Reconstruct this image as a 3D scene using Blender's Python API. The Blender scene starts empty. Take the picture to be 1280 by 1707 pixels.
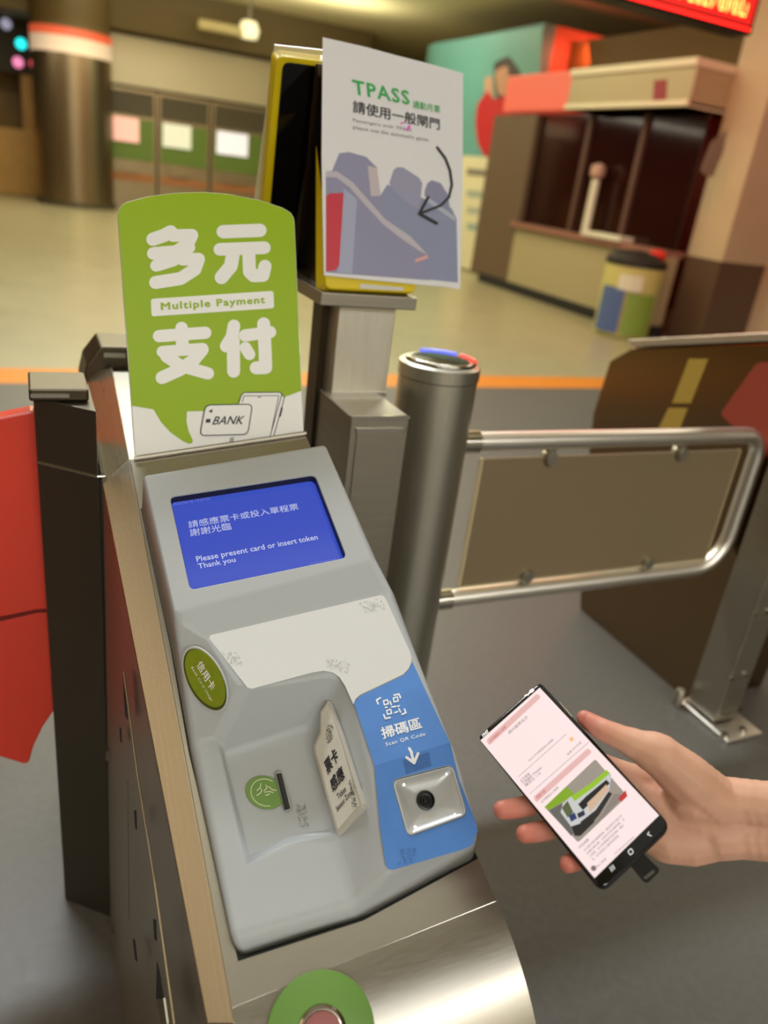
import bpy, bmesh, math, random
from mathutils import Vector, Matrix
random.seed(7)
SC = bpy.context.scene
COL = SC.collection

# ------------------------------------------------------------------ camera
# the view of the place, recovered from its vertical edges and the line of the
# passage: focal length 1281 px on a 1280 x 1707 frame, lens 1.3 m above floor
FPX, CX, CY, EYE = 1281.0, 640.0, 853.5, 1.3
AX = Vector((0.91137657, -0.05862174, 0.40737727))
AY = Vector((-0.39369431, -0.41273789, 0.82137216))
AZ = Vector((0.11998977, -0.90896146, -0.39923868))
cam = bpy.data.cameras.new('camera')
cam.sensor_fit = 'VERTICAL'
cam.sensor_height = 24.0
cam.lens = 24.0 * FPX / 1707.0
cam.clip_start = 0.02
cam.clip_end = 200
camo = bpy.data.objects.new('camera', cam)
COL.objects.link(camo)
# columns: camera right, camera up (= -image down), camera back
Rm = Matrix(((AX.x, -AX.y, -AX.z), (AY.x, -AY.y, -AY.z), (AZ.x, -AZ.y, -AZ.z)))
camo.matrix_world = Matrix.Translation((0, 0, EYE)) @ Rm.to_4x4()
cam.dof.use_dof = True
cam.dof.focus_distance = 0.88
cam.dof.aperture_fstop = (cam.lens / 1000.0) / 0.0088
SC.camera = camo

# ------------------------------------------------------------------ light, world, exposure
SC.view_settings.view_transform = 'Standard'
SC.view_settings.look = 'None'
SC.view_settings.gamma = 1.0
SC.view_settings.exposure = 0.0
SC.view_settings.use_curve_mapping = False
W = bpy.data.worlds.new('world')
SC.world = W
W.use_nodes = True
W.node_tree.nodes['Background'].inputs[0].default_value = (1.0, 0.95, 0.88, 1)
W.node_tree.nodes['Background'].inputs[1].default_value = 0.12

def area(name, loc, size, power, color=(1, 0.96, 0.90), rot=(0, 0, 0)):
    l = bpy.data.lights.new(name, 'AREA')
    l.shape = 'RECTANGLE'
    l.size, l.size_y = size
    l.energy = power
    l.color = color
    o = bpy.data.objects.new(name, l)
    o.location = loc
    o.rotation_euler = rot
    COL.objects.link(o)
    return o
# rows of ceiling lamps over the gate line and the hall, plus added fills and warm uplights brightening ceiling and steel
area('ceiling_lamp_and_fill', (0.6, 3.4, 3.7), (3.6, 0.35), 205, (0.90, 0.96, 1.0))
area('ceiling_lamp_and_fill', (0.8, 0.3, 3.9), (3.6, 2.0), 12, (0.90, 0.96, 1.0))  # lamp widened into an unseen dim panel so the deck reflects grey
area('ceiling_lamp_and_fill', (0.5, -3.2, 3.7), (3.6, 0.3), 24, (0.90, 0.96, 1.0))
area('ceiling_lamp_and_fill', (0.5, -5.6, 3.9), (10.0, 0.6), 540, (0.98, 0.97, 0.94))  # added behind the camera to brighten the steel, signs and front wall
area('ceiling_lamp_and_fill', (-3.6, 1.2, 3.9), (2.0, 5.0), 30, (1, 0.76, 0.48))  # added warm panel, out of view, to give the border strip gold reflections
area('ceiling_lamp_and_fill', (5.0, 3.0, 3.9), (1.2, 4.0), 45, (1, 0.90, 0.74))
area('ceiling_lamp_and_fill', (2.0, 8.0, 3.9), (6.0, 2.0), 200, (1, 0.95, 0.66))
area('ceiling_lamp_and_fill', (3.0, 13.0, 3.9), (7.0, 2.0), 230, (1, 0.95, 0.66))
area('ceiling_lamp_and_fill', (0.5, 15.8, 3.1), (6.0, 0.6), 90, (1, 0.93, 0.72))
for cx0, cy0, pw in ((1.5, 6.0, 90), (3.0, 11.0, 110), (3.5, 15.0, 110), (0.5, 0.5, 20)):
    area('ceiling_wash_fill', (cx0, cy0, 3.2), (5.0, 0.5), pw, (1, 0.95, 0.72), (math.pi, 0, 0))  # added uplights without fittings, brightening the ceiling that the steel reflects

# ------------------------------------------------------------------ geometry from rays
CAMP = Vector((0, 0, EYE))

def ray(px, py):
    v = Vector((px - CX, py - CY, FPX))
    return Vector((AX.dot(v), AY.dot(v), AZ.dot(v)))

def depth(px, py, z):
    "world point seen at (px, py) at distance z along the viewing axis"
    return CAMP + ray(px, py) * (z / FPX)

class Plane:
    def __init__(self, o, n):
        self.o = Vector(o)
        self.n = Vector(n).normalized()
        if self.n.dot(CAMP - self.o) < 0:
            self.n = -self.n
    @staticmethod
    def tri(a, b, c):
        a, b, c = Vector(a), Vector(b), Vector(c)
        return Plane(a, (b - a).cross(c - a))
    def pt(self, px, py, h=0.0):
        r = ray(px, py)
        t = (self.o + self.n * h - CAMP).dot(self.n) / r.dot(self.n)
        return CAMP + r * t

def onx(px, py, x): return Plane((x, 0, 0), (1, 0, 0)).pt(px, py)
def ony(px, py, y): return Plane((0, y, 0), (0, 1, 0)).pt(px, py)
def onz(px, py, z): return Plane((0, 0, z), (0, 0, 1)).pt(px, py)

# ------------------------------------------------------------------ materials
def lin(c):
    return tuple(((v / 255.0) / 12.92 if v <= 10 else (((v / 255.0) + 0.055) / 1.055) ** 2.4) for v in c) + (1,)

MATS = {}
def mat(name, rgb, rough=0.5, metal=0.0, noise=0.0, nscale=20.0, stretch=(1, 1, 1), bump=0.0, bscale=None,
        emit=None, estr=0.0, trans=0.0, ior=1.45, spec=None, coat=0.0, sss=0.0, alpha=1.0, rnoise=0.0, rgb2=None):
    if name in MATS:
        return MATS[name]
    m = bpy.data.materials.new(name)
    m.use_nodes = True
    nt = m.node_tree
    b = nt.nodes['Principled BSDF']
    b.inputs['Base Color'].default_value = lin(rgb)
    b.inputs['Roughness'].default_value = rough
    b.inputs['Metallic'].default_value = metal
    b.inputs['IOR'].default_value = ior
    if spec is not None: b.inputs['Specular IOR Level'].default_value = spec
    if coat: b.inputs['Coat Weight'].default_value = coat; b.inputs['Coat Roughness'].default_value = 0.08
    if trans: b.inputs['Transmission Weight'].default_value = trans
    if alpha < 1: b.inputs['Alpha'].default_value = alpha
    if sss:
        b.inputs['Subsurface Weight'].default_value = sss
        b.inputs['Subsurface Radius'].default_value = (1.0, 0.35, 0.2)
        b.inputs['Subsurface Scale'].default_value = 0.006
    if emit is not None:
        b.inputs['Emission Color'].default_value = lin(emit)
        b.inputs['Emission Strength'].default_value = estr
    if noise or bump or rnoise or rgb2:
        tc = nt.nodes.new('ShaderNodeTexCoord')
        mp = nt.nodes.new('ShaderNodeMapping')
        mp.inputs['Scale'].default_value = stretch
        nt.links.new(tc.outputs['Object'], mp.inputs['Vector'])
        nz = nt.nodes.new('ShaderNodeTexNoise')
        nz.inputs['Scale'].default_value = nscale
        nz.inputs['Detail'].default_value = 5
        nt.links.new(mp.outputs[0], nz.inputs['Vector'])
        if noise or rgb2:
            rp = nt.nodes.new('ShaderNodeValToRGB')
            c = lin(rgb)
            if rgb2:
                rp.color_ramp.elements[0].color = c
                rp.color_ramp.elements[1].color = lin(rgb2)
                rp.color_ramp.elements[0].position = 0.4
                rp.color_ramp.elements[1].position = 0.62
            else:
                rp.color_ramp.elements[0].color = tuple(v * (1 - noise) for v in c[:3]) + (1,)
                rp.color_ramp.elements[1].color = tuple(min(1, v * (1 + noise)) for v in c[:3]) + (1,)
                rp.color_ramp.elements[0].position = 0.3
                rp.color_ramp.elements[1].position = 0.7
            nt.links.new(nz.outputs['Fac'], rp.inputs[0])
            nt.links.new(rp.outputs[0], b.inputs['Base Color'])
        if rnoise:
            mr = nt.nodes.new('ShaderNodeMapRange')
            mr.inputs['To Min'].default_value = max(0.02, rough - rnoise)
            mr.inputs['To Max'].default_value = min(1, rough + rnoise)
            nt.links.new(nz.outputs['Fac'], mr.inputs['Value'])
            nt.links.new(mr.outputs[0], b.inputs['Roughness'])
        if bump:
            bp = nt.nodes.new('ShaderNodeBump')
            bp.inputs['Strength'].default_value = bump
            bp.inputs['Distance'].default_value = 0.001
            nt.links.new(nz.outputs['Fac'], bp.inputs['Height'])
            nt.links.new(bp.outputs[0], b.inputs['Normal'])
    MATS[name] = m
    return m

STEEL = mat('brushed_steel', (184, 177, 164), 0.28, 1.0, noise=0.01, nscale=4, stretch=(120, 1.0, 1.0), bump=0.01, rnoise=0.05)
STEELX = mat('brushed_steel_plate', (176, 171, 160), 0.31, 1.0, noise=0.025, nscale=9, stretch=(2, 60, 60), bump=0.02, rnoise=0.05)
CAPM = mat('dark_cap_steel', (92, 84, 70), 0.4, 1.0)
DSTEEL = mat('dull_steel', (168, 162, 148), 0.46, 1.0, noise=0.06, nscale=5, stretch=(2, 2, 40), bump=0.06)
POLISH = mat('polished_steel', (190, 186, 176), 0.16, 1.0)
TUBE = mat('satin_tube_steel', (236, 231, 220), 0.36, 1.0)
GREY = mat('grey_plastic', (170, 174, 176), 0.42, bump=0.05, nscale=900, noise=0.015)
WHITE = mat('white_sticker', (208, 209, 208), 0.35)
BLUE = mat('blue_sticker', (82, 132, 204), 0.36, noise=0.05, nscale=30)
BLACK = mat('black_plastic', (14, 14, 15), 0.35)
GLOSSBLACK = mat('gloss_black_panel', (6, 6, 7), 0.07)
INK = mat('dark_ink', (40, 40, 46), 0.5)
GREEN = mat('green_print', (152, 184, 0), 0.35, spec=0.25)
SIGNW = mat('white_print', (238, 237, 233), 0.3)
PAPERW = mat('laminated_paper', (232, 231, 234), 0.14)
YELLOW = mat('yellow_plastic', (222, 196, 12), 0.4)
OLIVE = mat('olive_green_badge', (126, 140, 28), 0.42, noise=0.06, nscale=90)
TOKENG = mat('token_green', (110, 146, 72), 0.4)
CREAMLINE = mat('pale_line', (224, 226, 190), 0.5)
RUBBER = mat('dark_gap', (26, 25, 24), 0.7)

# ------------------------------------------------------------------ object helpers
def link(name, me, m=None, parent=None, smooth=False):
    o = bpy.data.objects.new(name, me)
    COL.objects.link(o)
    if m is not None:
        me.materials.append(m)
    if smooth:
        for p in me.polygons: p.use_smooth = True
    if parent is not None:
        o.parent = parent
        loc = parent.location.copy() if parent.parent is None else Vector((0, 0, 0))
        o.matrix_parent_inverse = Matrix.Translation(-loc)
    return o

def thing(name, label, cat, loc, group=None):
    o = bpy.data.objects.new(name, None)
    o.empty_display_size = 0.05
    o.location = loc
    COL.objects.link(o)
    return tag(o, label, cat, group)

def tag(o, label, cat, group=None):
    o['label'] = label
    o['category'] = cat
    if group: o['group'] = group
    return o

def structure(o):
    o['kind'] = 'structure'
    return o

class MB:
    def __init__(self): self.v, self.f = [], []
    def add(self, vs, fs):
        k = len(self.v)
        self.v += [Vector(x) for x in vs]
        self.f += [tuple(i + k for i in f) for f in fs]
        return self
    def box(self, lo, hi):
        x0, y0, z0 = lo; x1, y1, z1 = hi
        return self.add([(x0, y0, z0), (x1, y0, z0), (x1, y1, z0), (x0, y1, z0), (x0, y0, z1), (x1, y0, z1), (x1, y1, z1), (x0, y1, z1)],
                        [(0, 3, 2, 1), (4, 5, 6, 7), (0, 1, 5, 4), (1, 2, 6, 5), (2, 3, 7, 6), (3, 0, 4, 7)])
    def slab(self, pts, d):
        "closed prism: polygon pts (list of Vector) pushed along vector d"
        n = len(pts)
        d = Vector(d)
        P = [Vector(p) for p in pts]
        return self.add(P + [p + d for p in P],
                        [tuple(range(n - 1, -1, -1)), tuple(range(n, 2 * n))] + [(i, (i + 1) % n, n + (i + 1) % n, n + i) for i in range(n)])
    def loft(self, A, B, caps=True):
        n = len(A)
        fs = [(i, (i + 1) % n, n + (i + 1) % n, n + i) for i in range(n)]
        if caps: fs += [tuple(range(n - 1, -1, -1)), tuple(range(n, 2 * n))]
        return self.add(list(A) + list(B), fs)
    def tube(self, path, r, n=14, caps=True, rs=None):
        P = [Vector(p) for p in path]
        k = len(self.v)
        up = None
        for i, p in enumerate(P):
            t = (P[min(i + 1, len(P) - 1)] - P[max(i - 1, 0)]).normalized()
            if up is None:
                up = t.orthogonal().normalized()
            up = (up - t * up.dot(t)).normalized()
            s = t.cross(up)
            rr = rs[i] if rs else r
            for j in range(n):
                a = 2 * math.pi * j / n
                self.v.append(p + (up * math.cos(a) + s * math.sin(a)) * rr)
        for i in range(len(P) - 1):
            for j in range(n):
                a, b = k + i * n + j, k + i * n + (j + 1) % n
                self.f.append((a, b, b + n, a + n))
        if caps:
            self.f.append(tuple(k + j for j in range(n - 1, -1, -1)))
            self.f.append(tuple(k + (len(P) - 1) * n + j for j in range(n)))
        return self
    def lathe(self, prof, c=(0, 0, 0), n=32, axis=None):
        "prof: (radius, height) from bottom to top about +Z at c, or about axis frame"
        k = len(self.v)
        c = Vector(c)
        ax = Vector(axis).normalized() if axis is not None else Vector((0, 0, 1))
        e1 = ax.orthogonal().normalized(); e2 = ax.cross(e1)
        for r, h in prof:
            for j in range(n):
                a = 2 * math.pi * j / n
                self.v.append(c + ax * h + (e1 * math.cos(a) + e2 * math.sin(a)) * max(r, 1e-5))
        for i in range(len(prof) - 1):
            for j in range(n):
                a, b = k + i * n + j, k + i * n + (j + 1) % n
                self.f.append((a, b, b + n, a + n))
        self.f.append(tuple(k + j for j in range(n - 1, -1, -1)))
        self.f.append(tuple(k + (len(prof) - 1) * n + j for j in range(n)))
        return self
    def build(self, name, m, parent=None, smooth=False, bevel=0, seg=2, angle=30, autosm=True):
        me = bpy.data.meshes.new(name)
        me.from_pydata([tuple(v) for v in self.v], [], self.f)
        me.update()
        bm = bmesh.new(); bm.from_mesh(me)
        bmesh.ops.recalc_face_normals(bm, faces=bm.faces)
        bm.to_mesh(me); bm.free()
        o = link(name, me, m, parent)
        if bevel:
            md = o.modifiers.new('bevel', 'BEVEL')
            md.width = bevel; md.segments = seg
            md.limit_method = 'ANGLE'; md.angle_limit = math.radians(angle)
        if smooth:
            for p in me.polygons: p.use_smooth = True
            if autosm: me.set_sharp_from_angle(angle=math.radians(40))
        return o

def rounded(pts, r, n=5):
    "2-D polygon with rounded corners; r is one radius or one per corner"
    out = []
    N = len(pts)
    for i in range(N):
        p = Vector(pts[i]); a = Vector(pts[i - 1]); b = Vector(pts[(i + 1) % N])
        rr = r[i] if isinstance(r, (list, tuple)) else r
        if rr <= 0:
            out.append(tuple(p)); continue
        da = min(rr, (a - p).length * 0.49); db = min(rr, (b - p).length * 0.49)
        s = p + (a - p).normalized() * da; e = p + (b - p).normalized() * db
        for k in range(n + 1):
            t = k / n
            out.append(tuple(s * (1 - t) ** 2 + p * 2 * t * (1 - t) + e * t ** 2))
    return out

def decal(name, plane, pts, m, parent, off=0.0004, thick=0.0006, bevel=0):
    "thin slab lying on a plane; pts seen at these frame points"
    P = [plane.pt(x, y, off) for x, y in pts]
    mb = MB().slab([p - plane.n * thick for p in P], plane.n * thick)
    return mb.build(name, m, parent, bevel=bevel)

def stroke2d(pts, w, n=8):
    "closed outline pieces (quads and discs) of a thick round-capped polyline"
    out = []
    for i in range(len(pts) - 1):
        a, b = Vector(pts[i]), Vector(pts[i + 1])
        d = (b - a).normalized(); s = Vector((-d.y, d.x)) * w / 2
        ang = math.atan2(s.y, s.x)
        cap = []
        for k in range(n + 1):
            t = ang + math.pi * k / n
            cap.append((a.x + math.cos(t) * w / 2, a.y + math.sin(t) * w / 2))
        for k in range(n + 1):
            t = ang + math.pi + math.pi * k / n
            cap.append((b.x + math.cos(t) * w / 2, b.y + math.sin(t) * w / 2))
        out.append(cap)
    return out

def strokes(name, plane, polylines, m, parent, off=0.0008):
    mb = MB()
    k = 0
    for pts, w in polylines:
        for ring in stroke2d(pts, w):
            mb.slab([plane.pt(x, y, off + k * 2e-6 - 0.0004) for x, y in ring], plane.n * 0.0004)
            k += 1
    return mb.build(name, m, parent)

def text(name, body, plane, bl, br, tl, m, parent, off=0.0008, bold=0.0, shear=0.0, space=1.0):
    "lettering whose box fills the parallelogram seen at bl, br, tl; bold thickens the strokes"
    c = bpy.data.curves.new('lettering', 'FONT')
    c.body = body
    c.size = 1.0
    c.shear = shear
    c.space_character = space
    c.resolution_u = 2
    t = bpy.data.objects.new('lettering', c)
    COL.objects.link(t)
    bpy.context.view_layer.update()
    me = bpy.data.meshes.new_from_object(t)
    bpy.data.objects.remove(t); bpy.data.curves.remove(c)
    v0 = [v.co.copy() for v in me.vertices]
    f0 = [tuple(q.vertices) for q in me.polygons]
    bpy.data.meshes.remove(me)
    xs = [v.x for v in v0]; ys = [v.y for v in v0]
    x0, x1, y0, y1 = min(xs), max(xs), min(ys), max(ys)
    B, Rr, T = plane.pt(*bl, off), plane.pt(*br, off), plane.pt(*tl, off)
    sh = [(0, 0)] if bold <= 0 else [(math.cos(k * math.pi / 3) * bold, math.sin(k * math.pi / 3) * bold) for k in range(6)] + [(0, 0)]
    vs, fs = [], []
    for i, (dx, dy) in enumerate(sh):
        k = len(vs)
        for v in v0:
            vs.append(tuple(B + (Rr - B) * ((v.x + dx - x0) / (x1 - x0)) + (T - B) * ((v.y + dy - y0) / (y1 - y0)) + plane.n * (i * 3e-6)))
        fs += [tuple(q + k for q in f_) for f_ in f0]
    me = bpy.data.meshes.new(name)
    me.from_pydata(vs, [], fs)
    return link(name, me, m, parent)

# ================================================================== SETTING
def quad_structure(name, pts, m):
    return structure(MB().slab(pts[0], pts[1]).build(name, m))

FLOOR_FAR = mat('pale_stone_floor', (150, 142, 112), 0.30, noise=0.05, nscale=3, rnoise=0.05)
FLOOR_NEAR = mat('dark_granite_floor', (88, 85, 80), 0.40, noise=0.10, nscale=60, rnoise=0.08)
FLOOR_L = mat('grey_granite_floor', (100, 94, 84), 0.45, noise=0.10, nscale=60, rnoise=0.08)
ORANGE = mat('orange_inlay', (206, 122, 30), 0.4)
CEIL = mat('cream_ceiling', (208, 196, 150), 0.8)
WALLC = mat('warm_grey_wall', (150, 138, 112), 0.6, noise=0.04, nscale=2)
BROWN = mat('dark_brown_panel', (78, 60, 34), 0.45, noise=0.1, nscale=3)
WOOD = mat('lit_timber', (176, 132, 66), 0.5, noise=0.15, nscale=4, stretch=(8, 8, 1))

structure(MB().box((-9, -7, -0.12), (14, 4.61, 0)).build('floor', FLOOR_NEAR))
structure(MB().box((-9, 4.93, -0.12), (14, 24, 0)).build('floor_hall', FLOOR_FAR))
structure(MB().box((-9, 4.61, -0.12), (14, 4.93, 0.0)).build('trim_1', ORANGE))
structure(MB().box((-9, -7, 4.0), (14, 24, 4.15)).build('ceiling', CEIL))
structure(MB().box((-9.2, -7, 0), (-9, 24, 4)).build('wall_left', WOOD))
structure(MB().box((14, -7, 0), (14.2, 24, 4)).build('wall_right', WALLC))
structure(MB().box((-9, 24, 0), (14, 24.2, 4)).build('wall_back', BROWN))
structure(MB().box((-9, -7.2, 0), (14, -7, 4)).build('wall_front', mat('cream_wall', (206, 198, 178), 0.6)))

# ================================================================== FARE GATE (nearest)
U = Vector((0.99494104, 0.00612193, 0.10027385))
V = Vector((-0.04739934, 0.90866271, 0.41483174))
N = Vector((-0.08857554, -0.41748604, 0.904356))
P0 = Vector((0.078, 1.00880524, 0.87711309))
PLATE = Plane(P0, N)
def loc(u, v, h=0.0): return P0 + U * u + V * v + N * h
def pl(px, py, h=0.0): return PLATE.pt(px, py, h)

gate = thing('fare_gate', 'long brushed steel fare gate with sloped top in the foreground, carrying the grey console', 'fare gate', (0.2, 0.8, 0))
# nose profile in (v, h): tangent to plate, bending down to vertical
nose = [(-0.6362, 0.0)]
ang = 0.0
vv, hh = nose[0]
R_N = 0.20
steps = 14
tot = math.radians(80)
for i in range(steps):
    a = tot * (i + 0.5) / steps
    ds = R_N * tot / steps
    vv -= ds * math.cos(a); hh -= ds * math.sin(a)
    nose.append((vv, hh))
uL, uR = 0.020, 0.2935
# plate (sloped steel deck) with its thickness
deckc = [(216, 765), (386, 1683), (828, 1503)]
A = [pl(*deckc[0]), pl(*deckc[1]), pl(*deckc[2]), loc(uR + 0.006, 0.05)]
MB().slab([p - N * 0.012 for p in A], N * 0.012).build('deck', STEELX, gate, bevel=0.0012)
# left border strip, bevelled down to the outside
S0, S1 = pl(171, 808, -0.018), pl(345, 1707, -0.016)
I0, I1_ = A[0], pl(386, 1683)
I1x = pl(391, 1707, -0.001)
STP = Plane.tri(S0, I0, I1x)
S1 = STP.pt(345, 1707)
MB().slab([S0, S1, I1x, I0], -N * 0.008).build('border_strip', STEEL, gate, bevel=0.001)
# nose (curved front)
mb = MB()
prof = nose
o_, i_ = [], []
for v_, h_ in prof:
    o_.append((loc(uL + (v_ + 0.636) * 0.02, v_, h_), loc(uR, v_, h_)))
d_ = -N * 0.006 + V * 0.004
vs, fs = [], []
for a, b in o_: vs += [a, b]
k = len(vs)
vs += [p + d_ for p in vs]
for i in range(len(o_) - 1):
    fs += [(2 * i, 2 * i + 1, 2 * i + 3, 2 * i + 2), (k + 2 * i, k + 2 * i + 2, k + 2 * i + 3, k + 2 * i + 1),
           (2 * i, 2 * i + 2, k + 2 * i + 2, k + 2 * i), (2 * i + 1, k + 2 * i + 1, k + 2 * i + 3, 2 * i + 3)]
e = 2 * (len(o_) - 1)
fs += [(0, k, k + 1, 1), (e, e + 1, k + e + 1, k + e)]
mb.add(vs, fs)
mb.build('curved_nose', STEELX, gate, smooth=True)
# body: walls below deck down to floor
bot_n = loc(uL, *nose[-1]); bot_r = loc(uR, *nose[-1])
bl_ = [S0 - N * 0.006, S1 - N * 0.006, bot_n + V * 0.03, bot_r + V * 0.03, loc(uR - 0.004, -0.636, -0.012), loc(uR - 0.004, 0.05, -0.012)]
top = [S0 - N * 0.008, S1 - N * 0.008, bot_n + V * 0.02 + N * 0.0, bot_r + V * 0.02, loc(uR - 0.003, -0.62, -0.012), loc(uR - 0.003, 0.05, -0.012)]
base = [Vector((0.072, S0.y, 0)), Vector((0.076, 0.43, 0)), Vector((0.090, bot_n.y + 0.02, 0)), Vector((bot_r.x, bot_r.y + 0.02, 0)), Vector((top[4].x, top[4].y, 0)), Vector((top[5].x, top[5].y, 0))]
MB().loft(base, top).build('body', DSTEEL, gate, bevel=0.0015)
SIDE = Plane.tri(Vector((0.072, S0.y, 0)), Vector((0.076, 0.43, 0)), S0 - N * 0.008)
# bright edge of the service panel and its slots on the left flank
pe = [SIDE.pt(x, y, 0.002) for x, y in [(206, 1120), (230.5, 1300), (258, 1470), (291, 1707)]]
MB().tube(pe, 0.0012, 8).build('panel_edge', POLISH, gate)
pe2 = [SIDE.pt(x, y, 0.001) for x, y in [(212.6, 1300), (215, 1534)]]
MB().tube(pe2, 0.0007, 8).build('panel_edge', DSTEEL, gate)
for sl in [[(223, 1351), (226, 1351), (227, 1383), (225, 1380)], [(255, 1532), (259, 1534), (260, 1569), (257, 1565)], [(221, 1565), (224, 1568), (228, 1603), (225, 1600)],
           [(204, 1118), (208, 1130), (212, 1200), (208, 1192)], [(199, 1212), (201, 1215), (202, 1238), (200, 1236)]]:
    decal('slot', SIDE, sl, RUBBER, gate, 0.0006, 0.001)
decal('keyhole_opening', SIDE, [(261, 1603), (266, 1625), (272, 1664), (260, 1667)], RUBBER, gate, 0.0006, 0.001)
decal('latch_bracket', SIDE, [(260, 1666), (272, 1664), (278, 1707), (268, 1707)], POLISH, gate, 0.0012, 0.002)
# rear of the gate: the border strip and top run on almost level, then a short raised cap
h1 = [pl(171, 806, -0.017), pl(216, 765), loc(uR, 0.05)]
h1[0] = S0.copy()
HP = Plane.tri(h1[0], h1[1], h1[0] + Vector((0, .995, .10)))
hs = [h1[0], h1[1], HP.pt(187, 612), HP.pt(140, 622)]
MB().slab(hs, Vector((0, 0, -0.008))).build('border_strip', STEEL, gate, bevel=0.001)
yh = (hs[2].y + hs[3].y) / 2
hz = hs[3].z
MB().loft([h1[1] - N * .004, h1[2] - N * .004, h1[2] - N * .05, h1[1] - N * .05], [hs[2] + Vector((0, .0, -.006)), Vector((0.352, yh, hs[2].z - .006)), Vector((0.352, yh, hs[2].z - .05)), hs[2] + Vector((0, 0, -.05))]).build('rear_top', DSTEEL, gate)
hc = [(0.080, hz - .12), (0.080, hz - .008), (0.088, hz + .025), (0.112, hz + .058), (0.372, hz + .058), (0.372, hz - .12)]
MB().slab([Vector((x, yh - .01, z)) for x, z in hc], (0, 0.11, 0)).build('rear_cap', CAPM, gate, bevel=0.004, seg=3)
MB().box((0.082, 1.09, 0.0), (0.350, yh + .09, hz - .05)).build('rear_body', DSTEEL, gate)
MB().box((0.116, yh - 0.014, hz + .040), (0.152, yh - 0.008, hz + .048)).build('rear_lamp', POLISH, gate)
# chamfered flap housing on the left flank
cb = [Vector((0.0755, 1.048, 0)), Vector((0.0, 1.112, 0)), Vector((0.0, 1.16, 0)), Vector((0.0755, 1.18, 0))]
ct = [p + Vector((0, 0, 0.872)) for p in cb]
CHAM = mat('dark_satin_steel', (96, 90, 78), 0.42, 0.9, noise=0.05, nscale=3)
MB().loft(cb, ct).build('flap_housing', CHAM, gate, bevel=0.0015)
MB().loft([p + Vector((0, 0, 0.0004)) for p in ct], [p + Vector((0, 0, 0.095)) for p in ct]).build('flap_housing_cap', CHAM, gate, bevel=0.0015)
MB().box((-0.005, 1.088, 0.968), (0.070, 1.176, 0.986)).build('cap_lid', CAPM, gate, bevel=0.003)
MB().tube([cb[1] + Vector((0, -0.0005, 0.873)), cb[0] + Vector((0, -0.0005, 0.873)), cb[0] + Vector((0.012, 0.002, 0.873))], 0.0022, 8).build('seam_trim', POLISH, gate)
MB().box((-0.003, 1.086, 0.974), (0.045, 1.089, 0.979)).build('cap_edge', POLISH, gate)
for py in (1258, 1548):
    q = SIDE.pt(178 if py < 1300 else 187, py, 0.004)
    MB().box(q - Vector((0.002, 0.003, 0.009)), q + Vector((0.002, 0.003, 0.009))).build('hinge', POLISH, gate)
# green ringed button on the nose
ni = 4
cN = (loc(0.13, *nose[4]))
tgt = None
best = 1e9
bt = None
for i in range(len(nose) - 1):
    for s in range(10):
        f_ = s / 10
        v_ = nose[i][0] * (1 - f_) + nose[i + 1][0] * f_; h_ = nose[i][1] * (1 - f_) + nose[i + 1][1] * f_
        for uu in range(0, 60):
            q = loc(0.03 + uu * 0.004, v_, h_)
            d = q - CAMP
            x = CX + FPX * (d.x * AX.x + d.y * AY.x + d.z * AZ.x) / (d.x * AX.z + d.y * AY.z + d.z * AZ.z)
            y = CY + FPX * (d.x * AX.y + d.y * AY.y + d.z * AZ.y) / (d.x * AX.z + d.y * AY.z + d.z * AZ.z)
            e_ = (x - 538) ** 2 + (y - 1722) ** 2
            if e_ < best: best, bt = e_, (q, i)
i = bt[1]
tan = (loc(0, *nose[i + 1]) - loc(0, *nose[i])).normalized()
nn = U.cross(tan).normalized()
if nn.dot(N) < 0: nn = -nn
DISC = mat('green_ring_sticker', (104, 142, 66), 0.42)
MB().lathe([(0.0, -0.003), (0.049, -0.003), (0.049, 0.0022), (0.0485, 0.0026), (0.0, 0.0026)], bt[0], 48, nn).build('green_disc', DISC, gate, smooth=True)
MB().lathe([(0.0, 0.0), (0.0225, 0.0), (0.0225, 0.0045), (0.0205, 0.006), (0.0185, 0.0045), (0.0, 0.004)], bt[0], 40, nn).build('chrome_ring', POLISH, gate, smooth=True)
MB().lathe([(0.0, 0.0), (0.0178, 0.0), (0.0176, 0.0052), (0.0, 0.0056)], bt[0], 40, nn).build('red_lens', mat('red_lens', (150, 84, 78), 0.3), gate, smooth=True)

# ================================================================== CONSOLE
con = thing('ticket_console', 'grey plastic ticket console with blue screen and token slot, bolted on the steel gate', 'ticket reader', loc(0.16, -0.3))
cv = {}
for k_, (x, y, h) in dict(A1=(237, 790, .072), A2=(543, 738, .072), A3=(622, 932, .069), A4=(289, 1022, .069), T1=(346, 1062, .059), T2=(651, 988, .061),
                          I1=(405, 1148, .060), I2=(566, 1122, .060), F1=(624, 1283, .057), F2=(757, 1240, .058), G1=(648, 1462, .039), G2=(800, 1385, .037),
                          K0=(322, 1243, .015), K1=(364, 1231, .015), M=(513, 1214, .003), N2=(592, 1507, .016), N1=(383, 1566, .016),
                          sA=(373, 1264, .003), tB=(409, 1443, .015), tC=(480, 1408, .015), tD=(557, 1398, .015), sB=(416, 1427, .003), sC=(484, 1392, .003), sD=(555, 1384, .003),
                          g2=(798, 1430, 0), n2=(606, 1533, 0), n1=(397, 1601, 0)).items():
    cv[k_] = pl(x, y, h)
TAB = Plane.tri(cv['T1'], cv['T2'], (cv['F1'] + cv['F2']) / 2)
for k_, p in dict(T1=(346, 1062), T2=(651, 988), I1=(405, 1148), I2=(566, 1122), F1=(624, 1283), F2=(757, 1240)).items(): cv[k_] = TAB.pt(*p)
WALLR = Plane.tri(cv['M'], cv['sD'], cv['F1'])
cv['J'] = TAB.pt(592, 1163)
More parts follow.
